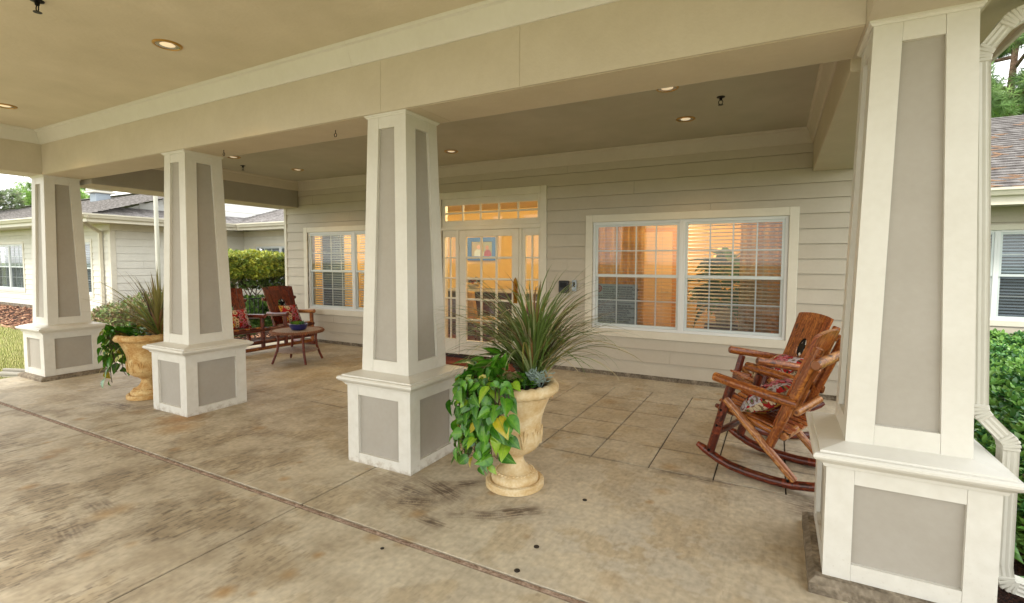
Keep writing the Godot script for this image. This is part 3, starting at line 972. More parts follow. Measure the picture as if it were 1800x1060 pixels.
func bench(label: String, at: Vector3, turn: float) -> void:
	# local axes as the chair's: two seats side by side with an open middle, on a long base frame; z runs 0 .. -1.5
	var o := thing("double_chair_bench", label, "bench", at, turn)
	var zs := [0.0, -0.54, -0.96, -1.50]
	for i in 4:
		var z: float = zs[i]
		log_part("leg", Vector3(-0.05, 0.02 if i in [0, 3] else 0.10, z), Vector3(-0.03, 0.58, z), 0.033, M.log if i in [0, 3] else M.log_red, o)
		log_part("arm", Vector3(-0.11, 0.612, z), Vector3(0.42, 0.585, z), 0.036, M.log_pale if i in [0, 3] else M.log_red, o)
		log_part("rear_post", Vector3(0.22, 0.18, z + (0.05 if i % 2 else -0.05)), Vector3(0.52, 0.93, z + (0.05 if i % 2 else -0.05)), 0.032, M.log_red, o)
	for z in [0.0, -1.5]:
		log_part("brace", Vector3(0.26, 0.04, z), Vector3(-0.03, 0.40, z), 0.028, M.log, o)
		log_part("foot_rail", Vector3(-0.12, 0.045, z), Vector3(0.50, 0.045, z), 0.036, M.log_red, o)
	log_part("seat_rail", Vector3(-0.035, 0.385, 0.04), Vector3(-0.035, 0.385, -1.54), 0.036, M.log_red, o)
	log_part("seat_rail", Vector3(0.36, 0.32, 0.04), Vector3(0.36, 0.32, -1.54), 0.033, M.log_red, o)
	log_part("base_rail", Vector3(-0.045, 0.19, 0.05), Vector3(-0.045, 0.19, -1.55), 0.034, M.log_red, o)
	log_part("base_rail", Vector3(-0.02, 0.08, 0.05), Vector3(-0.02, 0.08, -1.55), 0.030, M.log, o)
	log_part("crossbar", Vector3(0.47, 0.84, 0.06), Vector3(0.47, 0.84, -0.60), 0.032, M.log_red, o)
	log_part("crossbar", Vector3(0.47, 0.84, -0.90), Vector3(0.47, 0.84, -1.56), 0.032, M.log_red, o)
	for c in [-0.27, -1.23]:
		for k in 5:
			var z: float = c + 0.18 - k * 0.09
			var sl := MB.new()
			sl.tube([Vector3(-0.07, 0.428, z), Vector3(0.15, 0.40, z), Vector3(0.40, 0.352, z)], [0.04, 0.04, 0.04], 8, true, 0.3, Vector3.UP)
			part("seat_slat", sl, M.log_red if k % 2 else M.log, o)
		var bx := Vector3(BACK_DIR.x, BACK_DIR.y, 0).normalized()
		fan_back(o, Transform3D(Basis(Vector3.FORWARD * 1.2, bx, Vector3.FORWARD.cross(bx)), Vector3(0.27, 0.40, c)), M.board_dark, M.board_dark)

func cushion(label: String, at: Vector3, bs: Basis, w: float, h: float, t: float) -> void:
	var b := MB.new()
	var n := 16
	var P := func(i: int, k: int, s: float) -> Vector3:
		var x := -1.0 + 2.0 * i / n
		var y := -1.0 + 2.0 * k / n
		var d := pow(maxf((1.0 - pow(absf(x), 2.6)) * (1.0 - pow(absf(y), 2.6)), 0.0), 0.55)
		var pin := 1.0 - 0.10 * (1.0 - absf(x)) * absf(y) 
		var pin2 := 1.0 - 0.10 * (1.0 - absf(y)) * absf(x)
		return Vector3(x * w / 2 * pin2, y * h / 2 * pin, s * t / 2 * d + 0.012 * sin(x * 5.0 + y * 3.0) * d)
	for s in [-1.0, 1.0]:
		for i in n:
			for k in n:
				var q: Array[Vector3] = []
				var m: Array[Vector3] = []
				for e in [[0, 0], [1, 0], [1, 1], [0, 1]]:
					var c: Vector3 = P.call(i + e[0], k + e[1], s)
					var dx: Vector3 = P.call(mini(i + e[0] + 1, n), k + e[1], s) - P.call(maxi(i + e[0] - 1, 0), k + e[1], s)
					var dy: Vector3 = P.call(i + e[0], mini(k + e[1] + 1, n), s) - P.call(i + e[0], maxi(k + e[1] - 1, 0), s)
					q.append(c)
					m.append(dx.cross(dy).normalized() * s)
				var uv: Array[Vector2] = []
				for e in [[0, 0], [1, 0], [1, 1], [0, 1]]:
					uv.append(Vector2(float(i + e[0]) / n, float(k + e[1]) / n) * 0.85 + Vector2(0.1 if s > 0 else 0.5, at.x))
				b.tri(q[0], q[1], q[2], m[0], m[1], m[2], uv[0], uv[1], uv[2])
				b.tri(q[0], q[2], q[3], m[0], m[2], m[3], uv[0], uv[2], uv[3])
	var o := part("cushion", b, M.cloth)
	o.transform = Transform3D(bs, at)
	tag(o, label, "cushion", "red floral cushions")

# ---- planters
func urn(label: String, at: Vector3, m: Material) -> void:
	var o := thing("stone_urn", label, "planter", at, 0.3, "pedestal urn planters")
	var f := MB.new()
	f.lathe([Vector2(0.0, 0.001), Vector2(0.192, 0.001), Vector2(0.197, 0.006), Vector2(0.197, 0.040), Vector2(0.191, 0.047), Vector2(0.172, 0.049), Vector2(0.158, 0.040), Vector2(0.156, 0.045), Vector2(0.160, 0.060), Vector2(0.157, 0.074), Vector2(0.148, 0.085), Vector2(0.140, 0.090), Vector2(0.128, 0.097), Vector2(0.112, 0.108), Vector2(0.092, 0.125), Vector2(0.073, 0.148), Vector2(0.062, 0.172), Vector2(0.058, 0.196), Vector2(0.064, 0.208), Vector2(0.078, 0.216), Vector2(0.084, 0.224), Vector2(0.08, 0.232)], 48)
	part("foot", f, m, o)
	var bd := MB.new()
	for k in 30:
		var a := TAU * k / 30.0
		bd.ball(Vector3(cos(a) * 0.127, 0.100, sin(a) * 0.127), Vector3.ONE * 0.009, 5)
	part("bead_ring", bd, m, o)
	var bw := MB.new()
	bw.lathe([Vector2(0.06, 0.226), Vector2(0.090, 0.229), Vector2(0.118, 0.240), Vector2(0.143, 0.259), Vector2(0.161, 0.283), Vector2(0.171, 0.310), Vector2(0.179, 0.34), Vector2(0.180, 0.375), Vector2(0.177, 0.412), Vector2(0.178, 0.44), Vector2(0.184, 0.475), Vector2(0.190, 0.505), Vector2(0.196, 0.507), Vector2(0.196, 0.513), Vector2(0.203, 0.535), Vector2(0.219, 0.575), Vector2(0.238, 0.615), Vector2(0.250, 0.645)], 96, Vector3.ZERO, 16, 0.07, 0.235, 0.43)
	part("bowl", bw, m, o)
	var rim := MB.new()   # a rope of twisted strands round the lip
	for k in 96:
		for j in 12:
			var p: Array[Vector3] = []
			var q: Array[Vector3] = []
			for e in [[0, 0], [1, 0], [1, 1], [0, 1]]:
				var a: float = TAU * (k + e[0]) / 96.0
				var t: float = TAU * (j + e[1]) / 12.0
				var rr := 0.036 * (1.0 + 0.13 * sin(a * 26.0 + t * 1.0))
				var c := Vector3(cos(a), 0, sin(a))
				p.append(c * (0.255 + cos(t) * rr) + Vector3(0, 0.672 + sin(t) * rr * 1.05, 0))
				q.append((c * cos(t) + Vector3.UP * sin(t)).normalized())
			rim.tri(p[0], p[1], p[2], q[0], q[1], q[2])
			rim.tri(p[0], p[2], p[3], q[0], q[2], q[3])
	part("rim", rim, m, o)
	var so := MB.new()
	so.lathe([Vector2(0.245, 0.660), Vector2(0.15, 0.676), Vector2(0.0, 0.680)], 32)
	part("soil", so, M.soil, o)
	# acanthus-like relief on the belly
	var rel := MB.new()
	for k in 12:
		var a := TAU * k / 12.0
		for s in [-1.0, 0.0, 1.0]:
			var pts: Array = []
			var rad: Array = []
			for q in 6:
				var t := q / 5.0
				var an: float = a + s * 0.16 * t
				var y := 0.30 + 0.12 * t * (1.0 - 0.15 * absf(s))
				var r := 0.166 + 0.014 * sin(t * PI * 0.5) + 0.004
				pts.append(Vector3(cos(an) * r, y, sin(an) * r)); rad.append(0.010 * (1.0 - 0.75 * t) + 0.002)
			rel.tube(pts, rad, 6)
	part("leaf_relief", rel, m, o)

var leaf_meshes: Array = []
func heart_leaf(bend: float, fold: float) -> ArrayMesh:
	# unit leaf: stem end at the origin, tip at +y, face +z; 1 long, 0.75 wide
	var b := MB.new()
	var rows := [[0.0, 0.10], [0.06, 0.30], [0.20, 0.38], [0.40, 0.36], [0.62, 0.25], [0.82, 0.12], [1.0, 0.0]]
	var P := func(t: float, w: float, s: float) -> Vector3:
		return Vector3(s * w * cos(fold), t - (0.08 if t < 0.03 and w > 0.05 else 0.0), absf(w * sin(fold)) - bend * t * t)
	for i in rows.size() - 1:
		for s in [-1.0, 1.0]:
			var y0: float = rows[i][0]; var y1: float = rows[i + 1][0]
			var w0: float = rows[i][1]; var w1: float = rows[i + 1][1]
			var a: Vector3 = P.call(y0, 0.0, s); var c: Vector3 = P.call(y1, 0.0, s)
			var d: Vector3 = P.call(y1, w1, s); var e: Vector3 = P.call(y0, w0, s)
			var nn := (c - a).cross(e - a)
			if nn.length() < 1e-6:
				nn = (c - a).cross(d - a)
			nn = nn.normalized()
			if nn.z < 0: nn = -nn
			var nc := nn.lerp(Vector3(0, 0.3 * bend, 1), 0.5).normalized()
			b.tri(a, c, d, nc, nc, nn, Vector2(0.5, y0), Vector2(0.5, y1), Vector2(0.5 + s * w1 * 1.3, y1))
			b.tri(a, d, e, nc, nn, nn, Vector2(0.5, y0), Vector2(0.5 + s * w1 * 1.3, y1), Vector2(0.5 + s * w0 * 1.3, y0))
	return b.mesh()

func put_leaf(parent: Node, at: Vector3, tip: Vector3, up: Vector3, size: float, m: Material) -> void:
	var y := tip.normalized()
	var x := y.cross(up).normalized()
	var z := x.cross(y).normalized()
	var o := part("leaf", leaf_meshes[rng.randi() % leaf_meshes.size()], m, parent)
	o.transform = Transform3D(Basis(x, y, z) * Basis.from_scale(Vector3(size * R(0.9, 1.12), size, size)), at)

func pothos(label: String, at: Vector3, mid: float, spread: float, vines: int, reach: float, tall: float, sd: int) -> void:
	rng.seed = sd
	var o := thing("pothos_plant", label, "plant", at)
	for k in vines:
		var a := mid + spread * (2.0 * (k + R(0.2, 0.8)) / vines - 1.0)
		var fall := reach * R(0.35, 1.0) * (1.0 - 0.35 * pow(absf(a - mid) / spread, 2))
		var pts: Array = []
		var rad: Array = []
		var r := 0.14
		var out := R(0.285, 0.35)
		var steps := 4 + int(fall / 0.055)
		var drift := R(-0.6, 0.6)
		for i in steps:
			var t := i / 3.0
			var an := a + drift * maxf(t - 1.0, 0.0) * 0.1
			if i < 4:
				r = lerpf(0.14, out, t)
				pts.append(Vector3(cos(an) * r, 0.69 + 0.055 * sin(t * PI * 0.72), sin(an) * r))
			else:
				r = maxf(r + R(-0.022, 0.014), 0.22)
				pts.append(Vector3(cos(an) * r, 0.725 - 0.055 * (i - 3), sin(an) * r) + Vector3(R(-1, 1), R(-0.5, 0.5), R(-1, 1)) * 0.012)
			rad.append(0.0035)
		var st := MB.new()
		st.tube(pts, rad, 5)
		part("vine", st, M.stem, o)
		for i in range(1, steps):
			if R(0, 1) < 0.12:
				continue
			var p: Vector3 = pts[i]
			var outw := Vector3(p.x, 0, p.z).normalized()
			var side := outw.cross(Vector3.UP) * (1.0 if i % 2 else -1.0)
			var q: Vector3 = p + outw * R(0.02, 0.06) + side * R(0.01, 0.05) + Vector3(0, R(0.0, 0.03), 0)
			var pet := MB.new()
			pet.tube([p, p.lerp(q, 0.5) + Vector3(0, 0.012, 0), q], [0.002, 0.002, 0.0016], 4, false)
			part("petiole", pet, M.stem, o)
			var tip := (Vector3.DOWN * R(0.15, 1.1) + side * R(-0.3, 1.2) + outw * R(0.0, 0.7))
			var c := R(0, 1)
			var low: float = clampf(1.0 - p.y / 0.6, 0.0, 1.0)
			var m: Material = M.leaf_dark if c < 0.44 else M.leaf_mid if c < 0.80 - 0.1 * low else M.leaf_light if c < 0.95 - 0.06 * low else M.leaf_yellow
			put_leaf(o, q, tip, outw + Vector3.UP * R(0.0, 1.0) + side * R(-0.9, 0.9), R(0.06, 0.13), m)
	for k in int(vines * 1.5):   # leaves that stand up over the rim
		var a := mid + spread * 0.9 * R(-1, 1)
		var r := R(0.10, 0.30)
		var p := Vector3(cos(a) * r, 0.69 + R(0.0, tall), sin(a) * r)
		var outw := Vector3(cos(a), 0, sin(a))
		var pet := MB.new()
		pet.tube([Vector3(cos(a) * r * 0.7, 0.67, sin(a) * r * 0.7), p.lerp(Vector3(cos(a) * r * 0.7, 0.68, sin(a) * r * 0.7), 0.4) + outw * 0.01, p], [0.003, 0.0025, 0.002], 4, false)
		part("petiole", pet, M.leaf_mid, o)
		put_leaf(o, p, outw * R(0.2, 1.0) + Vector3.UP * R(-0.3, 1.0) + Vector3(R(-0.6, 0.6), 0, R(-0.6, 0.6)), outw * 0.6 + Vector3.UP * R(0.3, 1.0), R(0.085, 0.14), M.leaf_dark if R(0, 1) < 0.55 else M.leaf_mid)

func blade_mesh(droop: float, width: float, twist: float) -> ArrayMesh:
	# unit blade starting at the origin, rising along +y and arching towards +z
	var b := MB.new()
	var n := 9
	var p := Vector3.ZERO
	var ang := 0.0
	var pts: Array = []
	for i in n + 1:
		pts.append(p)
		ang += droop / n * (0.4 + 1.2 * i / n)
		p += Vector3(twist * 0.02 * i / n, cos(ang), sin(ang)) / n
	for i in n:
		var w0 := width * (0.75 + 0.25 * sin(PI * i / n)) * (1.0 - pow(float(i) / n, 3.0))
		var w1 := width * (0.75 + 0.25 * sin(PI * (i + 1) / n)) * (1.0 - pow(float(i + 1) / n, 3.0))
		var d: Vector3 = (pts[i + 1] - pts[i]).normalized()
		for s in [-1.0, 1.0]:
			var side := Vector3(s, 0, 0)
			var lift: Vector3 = -Vector3.RIGHT.cross(d) * 0.35
			var nn: Vector3 = (side.cross(d) * -s)
			if nn.dot(Vector3(0, 0.5, -1)) < 0: nn = -nn
			nn = (nn + side * 0.3).normalized()
			var a: Vector3 = pts[i]; var c: Vector3 = pts[i + 1]
			b.tri(a, c, c + (side + lift * s * s) * w1, nn, nn, nn)
			b.tri(a, c + (side + lift * s * s) * w1, a + (side + lift * s * s) * w0, nn, nn, nn)
	return b.mesh()

func grass_plant(called: String, label: String, at: Vector3, count: int, lmin: float, lmax: float, emin: float, emax: float, droop: float, width: float, mats: Array, sd: int) -> void:
	rng.seed = sd
	var o := thing(called, label, "plant", at)
	var shapes: Array = []
	for k in 8:
		shapes.append(blade_mesh(droop * R(0.55, 1.35), width * R(0.8, 1.2), R(-3, 3)))
	var rest := MB.new()
	for k in int(count * 1.5):
		var a := R(0, TAU)
		var el := R(emin, emax)
		var len := R(lmin, lmax) * (0.75 + 0.25 * sin(el))
		var bs := Basis(Vector3.UP, a) * Basis(Vector3.RIGHT, PI / 2 - el) * Basis(Vector3.UP, R(-0.4, 0.4))
		var tf := Transform3D(bs * Basis.from_scale(Vector3.ONE * len), Vector3(sin(a) * R(0.0, 0.05), R(0.0, 0.10) - 0.02, cos(a) * R(0.0, 0.05)))
		if k < count:
			part("blade", shapes[k % 8], mats[rng.randi() % mats.size()], o).transform = tf
		else:
			var arr: Array = shapes[k % 8].surface_get_arrays(0)
			var s0 := rest.v.size()
			for q in arr[Mesh.ARRAY_VERTEX].size():
				rest.v.append(tf * arr[Mesh.ARRAY_VERTEX][q]); rest.n.append((tf.basis * arr[Mesh.ARRAY_NORMAL][q]).normalized()); rest.u.append(Vector2.ZERO)
			for q in arr[Mesh.ARRAY_INDEX]:
				rest.ix.append(s0 + q)
	part("inner_blades", rest, mats[0], o).set_meta("kind", "stuff")

# ---- foliage helpers
func sprig_mesh(n: int, size: float, flat := 0.3, width := 0.38) -> ArrayMesh:
	# a few pointed leaves set round a short twig
	var b := MB.new()
	for k in n:
		var a := TAU * k / n * 1.618 * 2.0
		var el := 0.2 + 1.1 * float(k) / n
		var d := Vector3(cos(a) * cos(el), sin(el), sin(a) * cos(el))
		var s := d.cross(Vector3.UP).normalized()
		var up := s.cross(d).normalized()
		var base := Vector3(0, size * 0.5 * k / n, 0)
		var l := size * (0.8 + 0.4 * float((k * 7) % 5) / 5.0)
		var q1 := base + d * l * 0.45 + s * l * width * 0.5 + up * l * 0.06
		var q2 := base + d * l * 0.45 - s * l * width * 0.5 + up * l * 0.06
		var tip := base + d * l - up * l * flat * 0.3
		var mid := base + d * l * 0.5
		var n1 := (up + s * 0.3).normalized()
		var n2 := (up - s * 0.3).normalized()
		b.tri(base, q1, mid, n1, n1, up); b.tri(mid, q1, tip, up, n1, n1)
		b.tri(base, q2, mid, n2, n2, up); b.tri(mid, q2, tip, up, n2, n2)
	return b.mesh()

func needle_mesh(n: int, size: float) -> ArrayMesh:
	var b := MB.new()
	for k in n:
		var d := Vector3(R(-1, 1), R(-0.4, 1), R(-1, 1)).normalized()
		var s := d.cross(Vector3(0.2, 1, 0.3)).normalized() * size * 0.035
		var nn := (d * 0.2 + Vector3.UP).normalized()
		b.tri(-s, s, d * size * R(0.7, 1.1), nn, nn, nn)
	return b.mesh()

func tint(c: Color, v: float) -> Color:
	return Color(c.r * v, c.g * v, c.b * v)

func lin(r: float, g: float, b: float) -> Color:
	return Color(r, g, b)

# ---- shingled roof plane in courses: eave from a to b, up-slope vector per metre, slope length
func roof_courses(mb: MB, a: Vector3, b: Vector3, up: Vector3, length: float, cut_l: float, cut_r: float, course := 0.14) -> void:
	var n := int(length / course)
	var along := (b - a).normalized()
	var nn := up.cross(along).normalized()
	if nn.y < 0: nn = -nn
	for k in n:
		var s0 := k * course
		var s1 := s0 + course
		var p0 := a + up * s0 + along * cut_l * s0
		var p1 := b + up * s0 - along * cut_r * s0
		var q0 := a + up * s1 + along * cut_l * s1
		var q1 := b + up * s1 - along * cut_r * s1
		if (p1 - p0).dot(along) < 0.05:
			break
		var h := nn * (0.012 + 0.003 * ((k * 7) % 3))
		mb.quad(p0 + h, p1 + h, q1, q0, nn)
		mb.quad(p0 - nn * 0.004, p1 - nn * 0.004, p1 + h, p0 + h, -up.normalized())

func gutter_run(called: String, a: Vector3, b: Vector3, out: Vector3, parent: Node, m: Material) -> void:
	# K-style gutter: profile swept from a to b
	var g := MB.new()
	var pf := [Vector2(0, 0), Vector2(0.07, 0), Vector2(0.085, 0.03), Vector2(0.10, 0.06), Vector2(0.118, 0.075), Vector2(0.12, 0.11), Vector2(0.105, 0.11), Vector2(0.10, 0.085), Vector2(0, 0.085), Vector2(0, 0)]
	for i in pf.size() - 1:
		var p: Vector2 = pf[i]
		var q: Vector2 = pf[i + 1]
		var e := (q - p).normalized()
		g.quad(a + out * p.x + Vector3.UP * p.y, b + out * p.x + Vector3.UP * p.y, b + out * q.x + Vector3.UP * q.y, a + out * q.x + Vector3.UP * q.y, out * e.y - Vector3.UP * e.x)
	part(called, g, m, parent)

# corrugated rectangular downspout along a path
func downspout(label: String, pts: Array, w: float, d: float, wide: Vector3, m: Material) -> void:
	var o := thing("downspout", label, "downspout")
	for i in pts.size() - 1:
		var a: Vector3 = pts[i]
		var b: Vector3 = pts[i + 1]
		var dir := (b - a).normalized()
		var x := wide
		var z := x.cross(dir).normalized()
		var s := MB.new()
		var ring: Array = []
		var nseg := 40
		for k in nseg:   # rectangle with shallow flutes
			var t := float(k) / nseg * 4.0
			var side := int(t)
			var f := t - side
			var fl := 0.0045 * absf(sin(f * PI * 3.0))
			match side:
				0: ring.append(x * lerpf(-w / 2, w / 2, f) + z * (d / 2 - fl))
				1: ring.append(x * (w / 2 - fl) + z * lerpf(d / 2, -d / 2, f))
				2: ring.append(x * lerpf(w / 2, -w / 2, f) - z * (d / 2 - fl))
				3: ring.append(-x * (w / 2 - fl) + z * lerpf(-d / 2, d / 2, f))
		for k in nseg:
			var j := (k + 1) % nseg
			var c: Vector3 = (ring[k] + ring[j]) / 2.0
			var e: Vector3 = ring[j] - ring[k]
			var nn := e.cross(dir).normalized()
			if nn.dot(c) < 0: nn = -nn
			s.quad(a + ring[k], a + ring[j], b + ring[j], b + ring[k], nn)
		part("pipe_section", s, m, o)
		if i < pts.size() - 2:   # crimped elbow: three short overlapping collars
			var nx: Vector3 = pts[i + 2]
			var d2 := (nx - b).normalized()
			if d2.dot(dir) < 0.97:
				var eb := MB.new()
				for q in 5:
					var t := -0.5 + q / 4.0
					var dd := dir.lerp(d2, q / 4.0).normalized()
					var zz := x.cross(dd).normalized()
					eb.box(b + (dir * minf(t, 0.0) + d2 * maxf(t, 0.0)) * 0.055, Vector3(w + 0.006 + 0.003 * (q % 2), 0.016, d + 0.006 + 0.003 * (q % 2)), 0.005, Basis(x, dd, x.cross(dd).normalized()))
				part("elbow", eb, m, o)

func lites(parent: Node, x0: float, x1: float, y0: float, y1: float, cols: int, rows: int, z: float, mw: float, m: Material) -> void:
	var mb := MB.new()
	for c in range(1, cols):
		mb.box(Vector3(lerpf(x0, x1, float(c) / cols), (y0 + y1) / 2, z), Vector3(mw, y1 - y0, 0.03), 0.006)
	for r in range(1, rows):
		for c in cols:
			var xa := lerpf(x0, x1, float(c) / cols) + (mw / 2 if c > 0 else 0.0)
			var xb := lerpf(x0, x1, float(c + 1) / cols) - (mw / 2 if c < cols - 1 else 0.0)
			mb.box(Vector3((xa + xb) / 2, lerpf(y0, y1, float(r) / rows), z), Vector3(xb - xa, mw, 0.0295), 0.006)
	part("muntin", mb, m, parent)
	for c in cols:
		for r in rows:
			var p := MB.new()
			var xa := lerpf(x0, x1, float(c) / cols)
			var xb := lerpf(x0, x1, float(c + 1) / cols)
			var ya := lerpf(y0, y1, float(r) / rows)
			var yb := lerpf(y0, y1, float(r + 1) / rows)
			p.quad(Vector3(xa, ya, z - 0.002), Vector3(xb, ya, z - 0.002), Vector3(xb, yb, z - 0.002), Vector3(xa, yb, z - 0.002), Vector3.BACK)
			part("pane", p, M.glass, parent)

# frame of a rectangle with a hole, four pieces
func frame4(b: MB, x0: float, x1: float, y0: float, y1: float, hx0: float, hx1: float, hy0: float, hy1: float, z: float, th: float) -> void:
	b.box(Vector3((x0 + hx0) / 2, (y0 + y1) / 2, z), Vector3(hx0 - x0, y1 - y0, th), 0.003)
	b.box(Vector3((hx1 + x1) / 2, (y0 + y1) / 2, z), Vector3(x1 - hx1, y1 - y0, th), 0.003)
	b.box(Vector3((hx0 + hx1) / 2, (hy1 + y1) / 2, z), Vector3(hx1 - hx0, y1 - hy1, th), 0.003)
	b.box(Vector3((hx0 + hx1) / 2, (y0 + hy0) / 2, z), Vector3(hx1 - hx0, hy0 - y0, th), 0.003)

func slab(parent: Node, called: String, x0: float, x1: float, z0: float, z1: float, gap := 0.004) -> void:
	var b := MB.new()
	b.span(Vector3(x0 + gap, -0.10, z0 + gap), Vector3(x1 - gap, R(-0.0012, 0.0), z1 - gap), 0.003)
	for i in b.v.size():
		b.u[i] = Vector2((b.v[i].x - FX0) / FW, (b.v[i].z - FZ0) / FH)
	part(called, b, M.concrete, parent)

func build_floor() -> void:
	var o := Node3D.new()
	o.name = "porch_pavement"
	add_child(o, true)
	tag(o, "stained tan concrete pavement of the porch and driveway", "", "", "structure")
	var base := MB.new()
	base.span(Vector3(-9.0, -0.16, -3.42), Vector3(6.5, -0.012, 9.0), 0.0)
	base = MB.new()
	base.span(Vector3(-6.13, -0.16, -3.42), Vector3(3.4, -0.012, 0.93), 0.0)
	base.span(Vector3(-9.0, -0.16, 0.93), Vector3(6.5, -0.0125, 9.0), 0.0)
	part("joint_filler", base, M.joint, o)
	# driveway slabs beyond the long joint
	for xs in [[-9.0, -5.8], [-5.8, -2.75], [-2.75, -0.03], [-0.03, 3.06], [3.06, 6.5]]:
		slab(o, "concrete_slab", xs[0], xs[1], 0.965, 4.2, 0.006)
		slab(o, "concrete_slab", xs[0], xs[1], 4.2, 9.0)
	var st := MB.new()
	st.span(Vector3(-9.0, -0.05, 0.937), Vector3(6.5, -0.0015, 0.963), 0.004)
	part("expansion_strip", st, M.strip, o)
	# slabs between columns
	for xs in [[-6.13, -2.75], [-2.75, -0.03], [-0.03, 3.4]]:
		slab(o, "concrete_slab", xs[0], xs[1], -0.645, 0.935, 0.006)
	# border against the wall and the strips beside the tile field
	slab(o, "concrete_slab", -2.27, 3.4, -3.40, -2.80, 0.003)
	var cuts := [-6.13, -4.90, -4.46, -4.02, -3.55, -3.15, -2.77, -2.27]
	for i in cuts.size() - 1:
		if i < cuts.size() - 2:
			slab(o, "concrete_slab", cuts[i], cuts[i + 1], -3.40, -1.95, 0.003)
			slab(o, "concrete_slab", cuts[i], cuts[i + 1], -1.95, -0.645, 0.003)
		else:
			slab(o, "concrete_slab", cuts[i], cuts[i + 1], -3.40, -0.645, 0.004)
	# scored tiles
	var tw := (3.07 + 2.27) / 12.0
	for c in 12:
		for r in 5:
			slab(o, "tile", -2.27 + c * tw, -2.27 + (c + 1) * tw, -0.645 - (r + 1) * 0.431, -0.645 - r * 0.431, 0.0045)
	slab(o, "concrete_slab", 3.07, 3.4, -2.80, -0.645, 0.003)
	for p in [[1.498, 0.052], [1.45, 0.658], [1.454, 0.885], [0.744, 1.054]]:
		var b := MB.new()
		var rr := 0.0145 if p[0] > 1.0 else 0.010
		b.lathe([Vector2(rr, -0.002), Vector2(rr, 0.002), Vector2(rr * 0.7, 0.003), Vector2(0, 0.003)], 16)
		part("anchor_plug", b, M.plug, o, Vector3(p[0], 0, p[1]))

